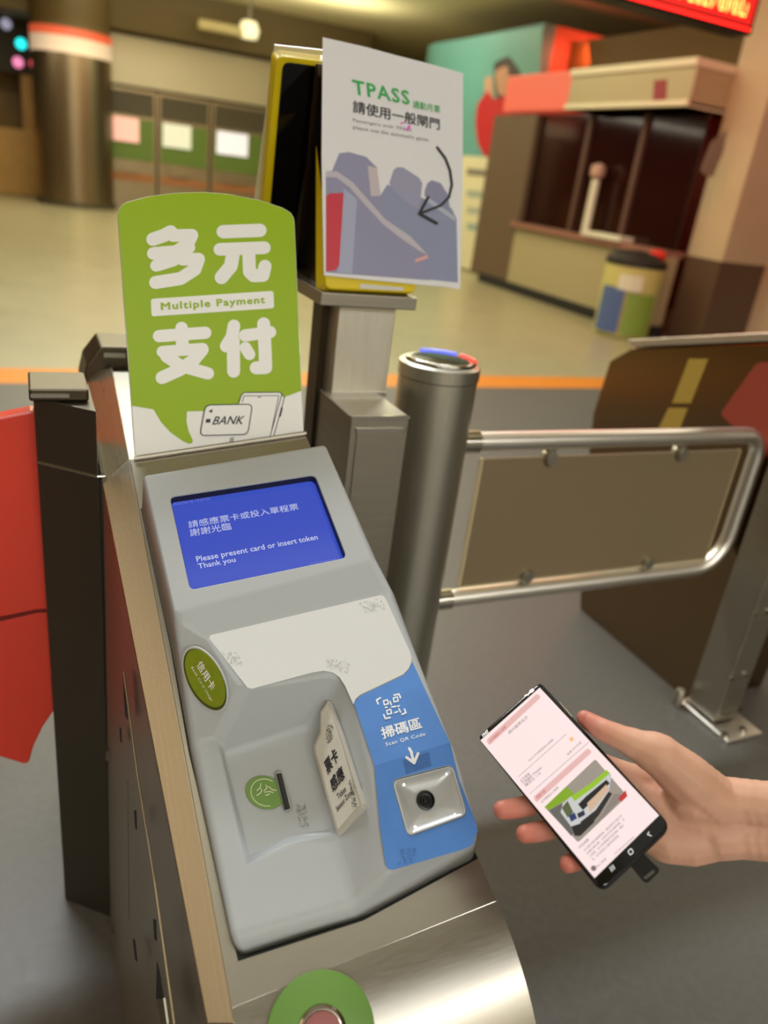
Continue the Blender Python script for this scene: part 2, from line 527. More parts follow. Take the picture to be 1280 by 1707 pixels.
SCR = Plane.tri(cv['A1'], cv['A2'], (cv['A3'] + cv['A4']) / 2)
cv['A3'] = SCR.pt(622, 932); cv['A4'] = SCR.pt(289, 1022)
ARM = Plane.tri(cv['F1'], cv['F2'], (cv['G1'] + cv['G2']) / 2)
cv['G1'] = ARM.pt(648, 1462); cv['G2'] = ARM.pt(800, 1385)
def flat(p, du=0, dv=0): 
    d = p - P0
    return loc(d.dot(U) + du, d.dot(V) + dv, 0.0)
cv['a1'] = flat(cv['A1'], -.004, .004); cv['a2'] = flat(cv['A2'], .004, .004)
cv['a4'] = flat(cv['A4'], -.004); cv['k0'] = flat(cv['K0'], -.004)
cv['g2'] = loc((cv['g2'] - P0).dot(U) - .002, (cv['g2'] - P0).dot(V), 0)
def hole_loop(plane, quad, r, n=4):
    out = []
    for x, y in rounded(quad, r, n): out.append(plane.pt(x, y))
    return out
scr_q = [(283, 828), (525, 791), (578, 929), (317, 983)]
arm_q = [(654, 1301), (754, 1275), (778, 1358), (680, 1394)]
NARC = 4
HS = hole_loop(SCR, scr_q, 9, NARC)      # TL, TR, BR, BL
HA = hole_loop(ARM, arm_q, 13, NARC)
names = list(cv)
idx = {k_: i for i, k_ in enumerate(names)}
verts = [cv[k_] for k_ in names]
faces = []
weights = {}
def F(s): faces.append([idx[k_] for k_ in s.split()])
def ring_faces(corners, H, plane, deep, wt):
    # corners: names TL TR BR BL of outer quad; H: hole loop in the same order
    k = len(verts)
    m = NARC + 1
    verts.extend(H)
    kd = len(verts)
    verts.extend([p - plane.n * deep for p in H])
    mid = [k + i * m + NARC // 2 for i in range(4)]
    for i in range(4):
        a, b = corners[i], corners[(i + 1) % 4]
        seq = []
        j = mid[i]
        end = mid[(i + 1) % 4]
        while True:
            seq.append(j)
            if j == end: break
            j = k + (j - k + 1) % (4 * m)
        faces.append([idx[a]] + seq + [idx[b]])
    nn_ = 4 * m
    for i in range(nn_):
        a, b = k + i, k + (i + 1) % nn_
        faces.append([a, kd + i, kd + (i + 1) % nn_, b])
        weights[frozenset((a, b))] = wt
    faces.append(list(range(kd, kd + nn_)))
ring_faces(['A1', 'A2', 'A3', 'A4'], HS, SCR, 0.0165, 0.12)
ring_faces(['F1', 'F2', 'G2', 'G1'], HA, ARM, 0.010, 0.12)
F('A4 T1 T2 A3'); F('A4 K0 K1 I1 T1'); F('T1 I1 I2 J F1 F2 T2'); F('I1 K1 sA M I2'); F('I2 M J')
F('J M F1'); F('F1 M sD'); F('F1 sD tD'); F('F1 tD N2'); F('F1 N2 G1')
F('K0 N1 N2 tD tC tB K1'); F('K1 tB sB sA'); F('tB tC sC sB'); F('tC tD sD sC'); F('sA sB sC sD M')
F('N1 n1 n2 N2'); F('G1 N2 n2 g2 G2')
F('A2 A3 T2 F2 G2 g2 a2'); F('A1 A2 a2 a1'); F('a1 a4 A4 A1'); F('a4 k0 K0 A4'); F('k0 n1 N1 K0'); F('a1 a2 g2 n2 n1 k0 a4')
big = 'A1 A2,A2 A3,A3 T2,T2 F2,F2 G2,G1 G2,G1 N2,N2 N1,N1 K0,G2 g2,K0 A4,A4 A1,A1 a1,A2 a2,N1 n1,F1 G1,J F1'
for e in big.split(','): weights[frozenset(idx[t] for t in e.split())] = 0.8
for e, w_ in {'A3 A4': .3, 'T1 T2': .4, 'A4 T1': .7, 'T1 I1': .5, 'I1 I2': .5, 'I2 J': .6, 'K1 I1': 1.0, 'sA M': 1.0, 'K1 sA': .5, 'sA sB': .3, 'I2 M': 1.0, 'M J': .8, 'F1 F2': .25, 'K0 K1': .7,
              'M sD': 1.0, 'tD N2': .8, 'K1 tB': .3, 'tB tC': .3, 'tC tD': .3, 'sB sC': .3, 'N2 n2': .5}.items():
    weights[frozenset(idx[t] for t in e.split())] = w_
me = bpy.data.meshes.new('housing')
me.from_pydata([tuple(v) for v in verts], [], faces)
me.update()
bm = bmesh.new(); bm.from_mesh(me)
bmesh.ops.recalc_face_normals(bm, faces=bm.faces)
bm.to_mesh(me); bm.free()
at_ = me.attributes.new('bevel_weight_edge', 'FLOAT', 'EDGE')
for e in me.edges:
    at_.data[e.index].value = weights.get(frozenset(e.vertices), 0.0)
hou = link('housing', me, GREY, con)
md = hou.modifiers.new('bevel', 'BEVEL')
md.limit_method = 'WEIGHT'; md.width = 0.010; md.segments = 4; md.use_clamp_overlap = False
for p in me.polygons: p.use_smooth = True
md2 = hou.modifiers.new('wn', 'WEIGHTED_NORMAL'); md2.keep_sharp = False
# skirt gasket under the housing
out_ = [cv['a1'], cv['a2'], cv['g2'], cv['n2'], cv['n1'], cv['k0'], cv['a4']]
cen = sum(out_, Vector()) / len(out_)
MB().slab([p + (p - cen).normalized() * 0.0006 for p in out_], N * 0.0010).build('gasket', BLACK, con)

# screen
SCRD = Plane(SCR.o - SCR.n * 0.0062, SCR.n)
scr_m = mat('blue_lcd', (18, 22, 50), 0.12, emit=(60, 84, 204), estr=0.8, coat=0.3)
scr = decal('screen', SCR, rounded([(284, 834), (527, 796), (581, 930), (314, 987)], 7), scr_m, con, -0.0120, 0.0015)
SCRT = Plane(SCR.o - SCR.n * 0.0120, SCR.n)
glow = mat('screen_text', (30, 30, 40), 0.4, emit=(206, 212, 242), estr=0.85)
dim = mat('screen_dim_text', (30, 30, 40), 0.4, emit=(116, 128, 222), estr=0.8)
c1 = lambda x, y: (180 + .3125 * x, 700 + .3125 * y)
text('screen_text', '請感應票卡或投入單程票', SCRT, c1(432, 577), c1(1018, 478), c1(425, 540), glow, scr, 0.0003, bold=-0.008)
text('screen_text', '謝謝光臨', SCRT, c1(441, 622), c1(660, 584), c1(434, 583), glow, scr, 0.0003, bold=-0.008)
text('screen_text', 'Please present card or insert token', SCRT, c1(478, 766), c1(1124, 645), c1(468, 729), glow, scr, 0.0003, bold=0.012)
text('screen_text', 'Thank you', SCRT, c1(487, 802), c1(685, 764), c1(477, 768), glow, scr, 0.0003, bold=0.012)
text('screen_text', '2025/06/18 19:07:53', SCRT, c1(343, 458), c1(546, 427), c1(339, 443), dim, scr, 0.0003)
strokes('screen_dashes', SCRT, [([c1(1078 + i * 18, 767 - i * 3.2), c1(1088 + i * 18, 765.5 - i * 3.2)], 0.8) for i in range(8)], dim, scr, 0.0004)
hc_ = sum(HS, Vector()) / len(HS)
hi = [hc_ + (p - hc_) * 0.9965 for p in HS]
nb_ = len(hi)
MB().add([p - SCR.n * .0022 for p in hi] + [p - SCR.n * .0160 for p in hi] + [p - SCR.n * .0022 for p in HS] + [p - SCR.n * .0160 for p in HS],
         [(i, (i + 1) % nb_, nb_ + (i + 1) % nb_, nb_ + i) for i in range(nb_)] + [(2 * nb_ + i, 2 * nb_ + (i + 1) % nb_, (i + 1) % nb_, i) for i in range(nb_)]).build('screen_bezel', BLACK, con)
decal('bezel_back', SCR, rounded([(283.5, 829), (525, 791.5), (577.5, 928.5), (317.5, 982.5)], 8), BLACK, con, -0.0145, 0.001)

# white sticker
c2 = lambda x, y: (500 + .265625 * x, 900 + .265625 * y)
c3 = lambda x, y: (280 + .3125 * x, 1040 + .3125 * y)
c4 = lambda x, y: (360 + .421875 * x, 1300 + .421875 * y)
white_pts = [(347, 1062), (350, 1059), (634, 992), (640, 994), (644, 1000), (683, 1086), (686, 1096), (685, 1106), (681, 1114), (672, 1124), (600, 1158), (593, 1165), (589, 1174),
             (588, 1172), (575, 1143), (566, 1129), (555, 1121), (540, 1118), (520, 1121), (420, 1148), (412, 1146)]
edge_m = mat('sticker_edge', (110, 112, 112), 0.5)
wst = decal('white_sticker', TAB, white_pts, WHITE, con, 0.0007, 0.0006)
blue_up = [(590, 1172), (594, 1166), (601, 1160), (672, 1126), (682, 1116), (687, 1103), (750, 1238), (624, 1277)]
P_ = [TAB.pt(x, y, 0.0007) for x, y in blue_up]
Q_ = [ARM.pt(x, y, 0.0007) for x, y in [(624, 1277), (750, 1238)] + [(765, 1300), (791, 1366)] + rounded([(796, 1385), (787, 1409)], 0) + [(772, 1416), (655, 1450), (648, 1449), (643, 1442), (634, 1384)]]
mbb = MB().slab([p - TAB.n * .0005 for p in P_], TAB.n * .0005)
bst = mbb.build('blue_sticker', BLUE, con)
# the lower half of the sticker has the scanner window cut out of it
ring_o = Q_
hl = [ARM.pt(x, y, 0.0007) for x, y in rounded([(652, 1300), (755, 1273), (780, 1359), (679, 1396)], 13, 4)]
bmx = bmesh.new()
ev = []
for loop in (ring_o, hl):
    vs_ = [bmx.verts.new(p) for p in loop]
    for i in range(len(vs_)): ev.append(bmx.edges.new((vs_[i], vs_[(i + 1) % len(vs_)])))
bmesh.ops.triangle_fill(bmx, use_beauty=True, edges=ev, normal=ARM.n)
me = bpy.data.meshes.new('blue_sticker_lower'); bmx.to_mesh(me); bmx.free()
bst2 = link('blue_sticker', me, BLUE, con)
md = bst2.modifiers.new('solid', 'SOLIDIFY'); md.thickness = 0.0005; md.offset = 0
# scan pictogram: four corner brackets and three squares
wink = mat('white_ink', (236, 238, 240), 0.4)
pic = []
for pts in [[(490, 1030), (480, 1005), (505, 992)], [(590, 975), (620, 968), (630, 990)], [(525, 1098), (535, 1122), (565, 1115)], [(640, 1095), (664, 1085), (655, 1062)]]:
    pic.append(([c2(*p) for p in pts], 2.6))
for cx_, cy_ in [(538, 1020), (600, 1002), (558, 1080)]:
    q = [(-15, -9), (10, -16), (16, 9), (-9, 16), (-15, -9)]
    pic.append(([c2(cx_ + a, cy_ + b) for a, b in q], 2.2))
for pts in [[(565, 1015), (572, 1035)], [(575, 1050), (600, 1045)], [(620, 1060), (630, 1080)], [(595, 1085), (612, 1078)], [(535, 1052), (545, 1050)], [(612, 1045), (622, 1042)]]:
    pic.append(([c2(*p) for p in pts], 2.4))
strokes('scan_pictogram', TAB, pic, wink, bst, 0.0014)
text('lettering', '掃碼區', TAB, c2(522, 1250), c2(768, 1180), c2(502, 1180), wink, bst, 0.0012, bold=0.02)
text('lettering', 'Scan QR Code', TAB, c2(540, 1297), c2(788, 1230), c2(535, 1272), wink, bst, 0.0012, bold=0.01, space=1.1)
strokes('arrow', TAB, [([c2(685, 1310), c2(700, 1335)], 4.5)], wink, bst, 0.0012)
strokes('arrow', ARM, [([c2(696, 1330), c2(715, 1400)], 4.5), ([c2(668, 1365), c2(716, 1400)], 4.5), ([c2(740, 1340), c2(716, 1400)], 4.5)], wink, bst, 0.0012)
decal('tape_patch', ARM, [c2(645, 1380), c2(810, 1330), c2(825, 1420), c2(665, 1470)], mat('blue_tape', (62, 104, 168), 0.5, noise=0.1, nscale=200), bst, 0.0010, 0.0002)

# scanner window
SILV = mat('silver_reflector', (186, 188, 188), 0.28, 0.25)
fr = [ARM.pt(x, y, 0.0016) for x, y in rounded([(654, 1302), (754, 1276), (778, 1358), (680, 1394)], 12, 5)]
fc = sum(fr, Vector()) / len(fr)
scn = MB()
n_ = len(fr)
inner = [fc + (p - fc) * 0.955 for p in fr]
low = [fc + (p - fc) * 0.945 - ARM.n * 0.004 for p in fr]
mb = MB().add(fr + inner + [p - ARM.n * .003 for p in inner] + [p - ARM.n * .003 for p in fr],
              [(i, (i + 1) % n_, n_ + (i + 1) % n_, n_ + i) for i in range(n_)] +
              [(n_ + i, n_ + (i + 1) % n_, 2 * n_ + (i + 1) % n_, 2 * n_ + i) for i in range(n_)] +
              [(3 * n_ + i, 3 * n_ + (i + 1) % n_, (i + 1) % n_, i) for i in range(n_)] +
              [(2 * n_ + i, 2 * n_ + (i + 1) % n_, 3 * n_ + (i + 1) % n_, 3 * n_ + i) for i in range(n_)])
scanner = mb.build('scanner_frame', mat('pale_frame', (206, 208, 208), 0.3, 0.3), con)
# dished reflector
rings = []
for s, dz in ((0.95, -.0005), (0.85, -.0035), (0.65, -.0062), (0.4, -.0075), (0.2, -.0078)):
    rings.append([fc + (p - fc) * s + ARM.n * dz for p in fr])
mb = MB()
vs = [p for r_ in rings for p in r_]
fs = []
for k_ in range(len(rings) - 1):
    for i in range(n_): fs.append((k_ * n_ + i, k_ * n_ + (i + 1) % n_, (k_ + 1) * n_ + (i + 1) % n_, (k_ + 1) * n_ + i))
fs.append(tuple((len(rings) - 1) * n_ + i for i in range(n_)))
mb.add(vs, fs).build('reflector', SILV, scanner, smooth=True, autosm=False)
lc = ARM.pt(708, 1335, -0.0075)
MB().lathe([(0, 0), (0.0098, 0), (0.0095, 0.0042), (0.0075, 0.0048), (0.0072, 0.0032), (0.0050, 0.0028), (0.0048, 0.0018), (0, 0.0016)], lc, 32, ARM.n).build('lens', BLACK, scanner, smooth=True)
MB().lathe([(0, 0.0015), (0.0026, 0.0015), (0.0018, 0.0026), (0, 0.003)], lc, 24, ARM.n).build('lens_glass', mat('lens_glass', (20, 22, 30), 0.05), scanner, smooth=True)
glint_m = mat('white_glint', (250, 250, 250), 0.3, emit=(255, 255, 255), estr=1.3)  # glowing dots paint the four glints in the reflector
for x, y in [(673, 1308), (744, 1290), (692, 1379), (758, 1358)]:
    MB().lathe([(0, 0), (0.0016, 0), (0.0011, 0.0010), (0, 0.0013)], ARM.pt(x, y, -0.0030), 16, ARM.n).build('scanner_glint', glint_m, scanner, smooth=True)

# token slot and disc in the tray
TRAY = Plane(pl(450, 1320, 0.003), N)
ctr = TRAY.pt(440, 1320)
mb = MB()
dk = [TRAY.pt(*c3(518 + 104 * math.cos(t * math.pi / 24), 898 + 88 * math.sin(t * math.pi / 24) + 0.12 * 104 * math.cos(t * math.pi / 24)), 0.002) for t in range(48)]
tok = MB().slab([p - N * 0.0025 for p in dk], N * 0.0025).build('token_disc', TOKENG, con, bevel=0.0006)
rg = [c3(520 + 78 * math.cos(t * math.pi / 20), 900 + 72 * math.sin(t * math.pi / 20) + 8 * math.cos(t * math.pi / 20)) for t in range(8, 34)]
TR2 = Plane(TRAY.o + N * 0.002, N)
strokes('emblem', TR2, [(rg, 1.2), ([c3(495, 852), c3(492, 872), c3(474, 890)], 1.4), ([c3(495, 880), c3(500, 892), c3(490, 905), c3(474, 915)], 1.4),
                        ([c3(522, 860), c3(528, 876), c3(512, 890)], 1.4), ([c3(516, 898), c3(540, 894), c3(560, 900)], 1.4), ([c3(535, 868), c3(556, 885), c3(578, 888)], 1.4), ([c3(520, 915), c3(542, 908)], 1.4)], CREAMLINE, tok, 0.0006)
sb = rounded([c3(567, 790), c3(605, 778), c3(668, 985), c3(622, 1000)], 6, 5)
slot = decal('token_slot', TRAY, sb, mat('slot_grey', (150, 152, 152), 0.4), con, 0.0045, 0.005, bevel=0.0008)
decal('slot_opening', TRAY, rounded([c3(577, 800), c3(605, 796), c3(652, 985), c3(622, 992)], 2), BLACK, slot, 0.0050, 0.0006)
decal('slot_shutter', TRAY, [c3(590, 805), c3(601, 803), c3(646, 980), c3(632, 984)], GLOSSBLACK, slot, 0.0053, 0.0004)

# ticket sensor label on the bay's inner wall
lab_pts = [c3(*p) for p in [(850, 408), (810, 470), (808, 580), (775, 650), (779, 690), (903, 1130), (914, 1136), (1037, 985), (1036, 960), (920, 590)]]
lab_in = [c3(*p) for p in [(849, 425), (818, 475), (818, 585), (788, 652), (792, 690), (906, 1095), (1015, 968), (910, 600)]]
labm = mat('label_border', (186, 182, 172), 0.45)
lab = decal('ticket_sensor_label', WALLR, lab_pts, labm, con, 0.0095, 0.007, bevel=0.0006)
decal('label_face', WALLR, lab_in, mat('label_cream', (214, 211, 200), 0.4, noise=0.03, nscale=80), lab, 0.0100, 0.0006)
text('lettering', '票卡', WALLR, c3(853, 806), c3(912, 722), c3(830, 738), INK, lab, 0.0106, bold=0.03)
text('lettering', '感應', WALLR, c3(880, 900), c3(944, 820), c3(860, 832), INK, lab, 0.0106, bold=0.03)
text('lettering', 'Ticket', WALLR, c3(908, 938), c3(952, 890), c3(898, 912), INK, lab, 0.0106, bold=0.015)
text('lettering', 'Sensor Zone', WALLR, c3(903, 1002), c3(985, 903), c3(893, 978), INK, lab, 0.0106, bold=0.015)
# bank card badge, an oval on the slanting left facet
LF = Plane.tri(cv['A4'], cv['K1'], cv['I1'])
def oval(cx, cy, a, b, rot, n=40):
    out = []
    for i in range(n):
        t = 2 * math.pi * i / n
        x, y = a * math.cos(t), b * math.sin(t)
        out.append((cx + x * math.cos(rot) - y * math.sin(rot), cy + x * math.sin(rot) + y * math.cos(rot)))
    return out
ROT = math.radians(63)
decal('badge_rim', LF, oval(*c3(195, 296), 60, 31, ROT), mat('rim_grey', (188, 188, 184), 0.4), con, 0.0068, 0.003, bevel=0.0008)
bad = decal('bank_card_badge', LF, oval(*c3(197, 297), 56, 28.5, ROT), mat('badge_edge', (72, 78, 26), 0.5), con, 0.0074, 0.003)
decal('badge_face', LF, oval(*c3(198, 290), 52.5, 26.5, ROT), OLIVE, bad, 0.0080, 0.0006)
text('lettering', '信用卡', LF, c3(150, 222), c3(228, 362), c3(178, 190), SIGNW, bad, 0.0086, bold=0.01)
text('lettering', 'Bank Card Usage', LF, c3(120, 236), c3(228, 416), c3(132, 226), SIGNW, bad, 0.0086, space=1.15)

# scuffs left by removed stickers
def scuff(name, plane, poly, m, off):
    mb = MB()
    rnd = random.Random(int(poly[0][0] * 7 + poly[0][1] * 13))
    xs = [p[0] for p in poly]; ys = [p[1] for p in poly]
    a, b, c_ = Vector(poly[0]), Vector(poly[1]), Vector(poly[3])
    for i in range(95):
        s, t = rnd.random(), rnd.random()
        p = a + (b - a) * s + (c_ - a) * t
        r = rnd.uniform(0.4, 1.5)
        k = rnd.randint(4, 6)
        ring = [(p.x + r * rnd.uniform(.5, 1.3) * math.cos(2 * math.pi * j / k), p.y + r * rnd.uniform(.4, 1.0) * math.sin(2 * math.pi * j / k)) for j in range(k)]
        mb.slab([plane.pt(x, y, off + i * 1e-6) for x, y in ring], plane.n * 0.00005)
    return mb.build(name, m, con)
SC1 = mat('worn_residue_pale', (184, 184, 180), 0.6)
SC2 = mat('worn_residue_dark', (96, 96, 94), 0.7)
random.seed(3)
scuff('sticker_residue', TAB, [c2(370, 395), c2(500, 365), c2(525, 440), c2(410, 460)], SC1, 0.0009)
scuff('sticker_residue', TAB, [c2(180, 725), c2(325, 775), c2(305, 850), c2(150, 790)], SC1, 0.0009)
scuff('sticker_residue', TAB, [(368, 1085), (394, 1087), (402, 1116), (382, 1108)], SC1, 0.0009)
scuff('sticker_residue', WALLR, [c3(845, 545), c3(880, 520), c3(885, 590), c3(845, 645)], SC2, 0.0104)
scuff('sticker_residue', WALLR, [c3(960, 840), c3(985, 815), c3(1015, 970), c3(985, 990)], SC2, 0.0104)
scuff('sticker_residue', TRAY, [c3(685, 965), c3(735, 960), c3(790, 1085), c3(700, 1085)], mat('worn_residue_grey', (132, 132, 130), 0.7), 0.0009)
scuff('sticker_residue', ARM, [c4(722, 275), c4(790, 268), c4(795, 330), c4(716, 335)], mat('worn_residue_blue', (64, 106, 174), 0.7), 0.0012)

# ================================================================== MULTIPLE PAYMENT SIGN
# the four corners of the board form a rectangle leaning back on the deck
def rect_from_quad(q, anchor_index, anchor_pt):
    r = [ray(*p) for p in q]
    Amat = Matrix((-r[1], r[2], -r[3])).transposed()
    t = Amat.inverted() @ (-r[0])
    ts = [1, t[0], t[1], t[2]]
    X = [r[i] * ts[i] for i in range(4)]
    s = (anchor_pt - CAMP).length / X[anchor_index].length
    return [CAMP + x * s for x in X]
SQ = rect_from_quad([(197, 360), (490, 355), (506, 720), (227, 762)], 3, pl(227, 762, 0.001))
SG = Plane.tri(SQ[0], SQ[1], SQ[3])
sign = thing('payment_sign', 'lime green arched sign with big white characters standing behind the console screen', 'sign', (SQ[2] + SQ[3]) / 2)
c6 = lambda x, y: (180 + .28122 * x, 300 + .28122 * y)
outl = [(60, 215), (66, 180), (84, 150), (112, 133), (250, 97), (400, 79), (560, 73), (720, 86), (900, 122), (1030, 165), (1080, 195), (1100, 228), (1104, 270), (1158, 1492), (163, 1648)]
decal('acrylic_board', SG, [c6(x + (3 if x > 600 else -3), y - 2) for x, y in outl], mat('board_edge', (206, 210, 200), 0.1), sign, -0.0006, 0.004, bevel=0.0006)
decal('white_base', SG, [c6(*p) for p in [(143, 1330), (270, 1330), (1143, 1240), (1158, 1491), (164, 1646)]], SIGNW, sign, 0.0, 0.0005)
gpts = [(60, 215), (66, 180), (84, 150), (112, 133), (250, 97), (400, 79), (560, 73), (720, 86), (900, 122), (1030, 165), (1080, 195), (1100, 228), (1104, 270), (1146, 1250),
        (1050, 1285), (900, 1330), (700, 1366), (468, 1372), (465, 1430), (478, 1490), (503, 1543), (498, 1560), (480, 1564), (440, 1545), (370, 1495), (315, 1435), (270, 1360), (143, 1338)]
decal('green_face', SG, [c6(*p) for p in gpts], GREEN, sign, 0.0006, 0.0006)
k6 = .28122
def S6(L): return [([c6(*p) for p in pts], w * k6 * 1.04) for pts, w in L]
strokes('character', SG, S6([([(372, 308), (330, 330), (266, 352)], 76), ([(385, 330), (497, 328)], 72), ([(497, 328), (470, 385), (400, 425), (268, 436)], 72),
                             ([(480, 400), (390, 475), (286, 508)], 70), ([(440, 470), (536, 470)], 72), ([(536, 470), (515, 530), (430, 585), (282, 608)], 74)]), SIGNW, sign, 0.0012)
strokes('character', SG, S6([([(682, 307), (900, 299)], 76), ([(662, 412), (926, 402)], 72), ([(742, 430), (728, 510), (672, 578)], 78), ([(834, 430), (838, 545), (862, 568), (918, 566), (930, 512)], 74)]), SIGNW, sign, 0.0012)
strokes('character', SG, S6([([(302, 926), (576, 906)], 70), ([(436, 878), (441, 990)], 72), ([(322, 1018), (560, 1000)], 66), ([(558, 1005), (505, 1070), (430, 1122), (320, 1172)], 74), ([(345, 1045), (430, 1102), (592, 1147)], 70)]), SIGNW, sign, 0.0012)
strokes('character', SG, S6([([(746, 865), (735, 930), (700, 985)], 72), ([(742, 950), (744, 1134)], 74), ([(812, 922), (960, 902)], 70), ([(922, 853), (930, 1000), (934, 1112), (878, 1114)], 74), ([(814, 994), (838, 1034)], 66)]), SIGNW, sign, 0.0012)
bar = decal('caption_bar', SG, rounded([c6(254, 705), c6(980, 657), c6(985, 760), c6(258, 809)], 5), SIGNW, sign, 0.0012, 0.0005)
text('lettering', 'Multiple Payment', SG, c6(318, 784), c6(930, 742), c6(314, 728), GREEN, bar, 0.0018, bold=0.03, space=1.15)
def closed(L): return L + [L[0]]
card = rounded([c6(578, 1334), c6(856, 1329), c6(828, 1508), c6(544, 1515)], 9, 4)
decal('card_drawing', SG, card, SIGNW, sign, 0.0016, 0.0003)
strokes('card_outline', SG, [(closed(card), 1.6)], INK, sign, 0.0020)
phd = [c6(*p) for p in [(775, 1322), (788, 1278), (806, 1260), (1018, 1258), (1036, 1276)]]
decal('phone_fill', SG, [c6(*p) for p in [(772, 1335), (788, 1278), (806, 1260), (1018, 1258), (1046, 1286), (982, 1518), (840, 1520)]], SIGNW, sign, 0.0012, 0.0003)
strokes('phone_drawing', SG, [(phd, 1.5), ([c6(1030, 1270), c6(960, 1520)], 1.3), ([c6(1046, 1286), c6(982, 1518)], 1.3), ([c6(1036, 1276), c6(1046, 1290)], 1.3),
                              ([c6(795, 1318), c6(806, 1280), c6(1012, 1278), c6(970, 1480)], 1.1), ([c6(888, 1288), c6(906, 1288)], 1.2), ([c6(1030, 1352), c6(1018, 1400)], 3.0),
                              ], INK, sign, 0.0015)
strokes('cord_drawing', SG, [([c6(722, 1560), c6(730, 1528)], 1.3)], INK, sign, 0.0015)
strokes('cord_drawing', SG, [([c6(736, 1558), c6(743, 1526)], 1.3)], INK, sign, 0.0015)
decal('card_chip', SG, [c6(582, 1417), c6(608, 1416), c6(606, 1438), c6(578, 1439)], INK, sign, 0.0021, 0.0003)
decal('card_triangle', SG, [c6(596, 1370), c6(620, 1357), c6(616, 1382)], INK, sign, 0.0021, 0.0003)
text('lettering', 'BANK', SG, c6(618, 1450), c6(802, 1446), c6(626, 1402), INK, sign, 0.0022, shear=0.25, bold=0.012)
e0, e1 = pl(224, 764, 0.003), pl(510, 722, 0.003)
MB().tube([e0, e1], 0.0035, 8).build('foot_rail', DSTEEL, sign)
#@@PART2
# ================================================================== RED FLAP (left passage)
REDP = mat('red_acrylic', (214, 66, 48), 0.25, trans=0.0, emit=None, noise=0.08, nscale=2)
yF = 1.135
fp = [(95, 692), (101, 1165), (88, 1188), (70, 1215), (56, 1245), (48, 1272), (40, 1274), (0, 1262), (-60, 1245), (-180, 1190), (-300, 1100), (-330, 980), (-320, 700), (0, 696), (50, 686)]
fpl = []
for x, y in fp:
    q = ony(x, y, yF); fpl.append(q)
flap = MB().slab(fpl, (0, 0.03, 0)).build('flap_barrier', REDP, bevel=0.003)
tag(flap, 'red translucent fan shaped flap barrier jutting from the left side of the steel gate', 'gate flap')
decal('seam_line', Plane((0, yF, 0), (0, 1, 0)), [(-200, 1078), (0, 1028), (60, 1016), (90, 1014), (90, 1020), (60, 1022), (0, 1036), (-200, 1088)], mat('dark_red_seam', (110, 26, 18), 0.5), flap, 0.0006, 0.0008)

# ================================================================== POST CABINET, DISPLAY, NOTICE
YB = 1.15
cab = thing('post_cabinet', 'narrow steel cabinet carrying the display post, between the console gate and bollard', 'cabinet', (0.53, 1.2, 0))
b0, b1 = ony(586, 696, YB), ony(683, 694, YB)
zt = (b0.z + b1.z) / 2
q0, q1 = onz(552, 660, zt), onz(642, 660, zt)
yb2 = (q0.y + q1.y) / 2
x0, x1 = b0.x, b1.x
MB().box((x0, YB, 0), (x1, yb2 + 0.09, zt)).build('body', DSTEEL, cab, bevel=0.002)
MB().box((x0 + .012, YB - .003, 0.10), (x1 - .012, YB + .002, zt - .026)).build('front_door', DSTEEL, cab, bevel=0.001)
MB().box((x0 + .010, YB - .005, zt - .026), (x1 - .010, YB + .002, zt - .020)).build('door_rail', POLISH, cab)
MB().box((x0, YB - .002, zt - .004), (x1, YB + .002, zt + .002)).build('top_rail', POLISH, cab)
p0, p1 = q0.x, q1.x
PST = mat('pale_satin_steel', (222, 216, 200), 0.5, 1.0, noise=0.05, nscale=5, stretch=(20, 2, 2))
z_tray = ony(535, 518, yb2).z
MB().box((p0, yb2, zt), (p1, yb2 + 0.06, z_tray + 0.01)).build('post', PST, cab, bevel=0.002)
MB().box((p0 - 0.0006, yb2 - 0.004, zt), (p1, yb2, zt + 0.008)).build('post_foot', POLISH, cab)
tr0, tr1 = ony(536, 487, yb2 - .03), ony(693, 518, yb2 - .03)
MB().box((tr0.x, yb2 - .03, tr1.z), (tr1.x, yb2 + 0.24, tr0.z)).build('bracket', DSTEEL, cab, bevel=0.002)
MB().box((p0 - 0.014, yb2 + 0.045, 0.0), (p0 + 0.02, yb2 + 0.10, z_tray)).build('rear_post', mat('dark_bronze_steel', (70, 60, 48), 0.4, 1.0), cab, bevel=0.002)

disp = thing('gate_display', 'black glossy display with a yellow rim on the steel post, partly behind the taped notice', 'display', (tr0.x + .08, yb2 + .06, tr0.z))
yD = yb2 - 0.012
def fpt(px, py, y): return ony(px, py, y)
# front case behind the notice
zlo = tr0.z
PQ = rect_from_quad([(538, 62), (772, 122), (767, 482), (540, 460)], 3, ony(540, 460, yD - .02))
PP = Plane.tri(PQ[0], PQ[1], PQ[3])
fa = [PP.pt(x, y, -0.004) for x, y in rounded([(544, 92), (690, 128), (694, 489), (543, 482)], [6, 12, 12, 12], 4)]
MB().slab(fa, -PP.n * 0.045).build('front_case', YELLOW, disp, bevel=0.004, seg=3)
decal('case_label', PP, [(600, 473), (672, 479), (672, 485), (600, 481)], mat('pale_label', (210, 208, 200), 0.5), disp, -0.003, 0.001)
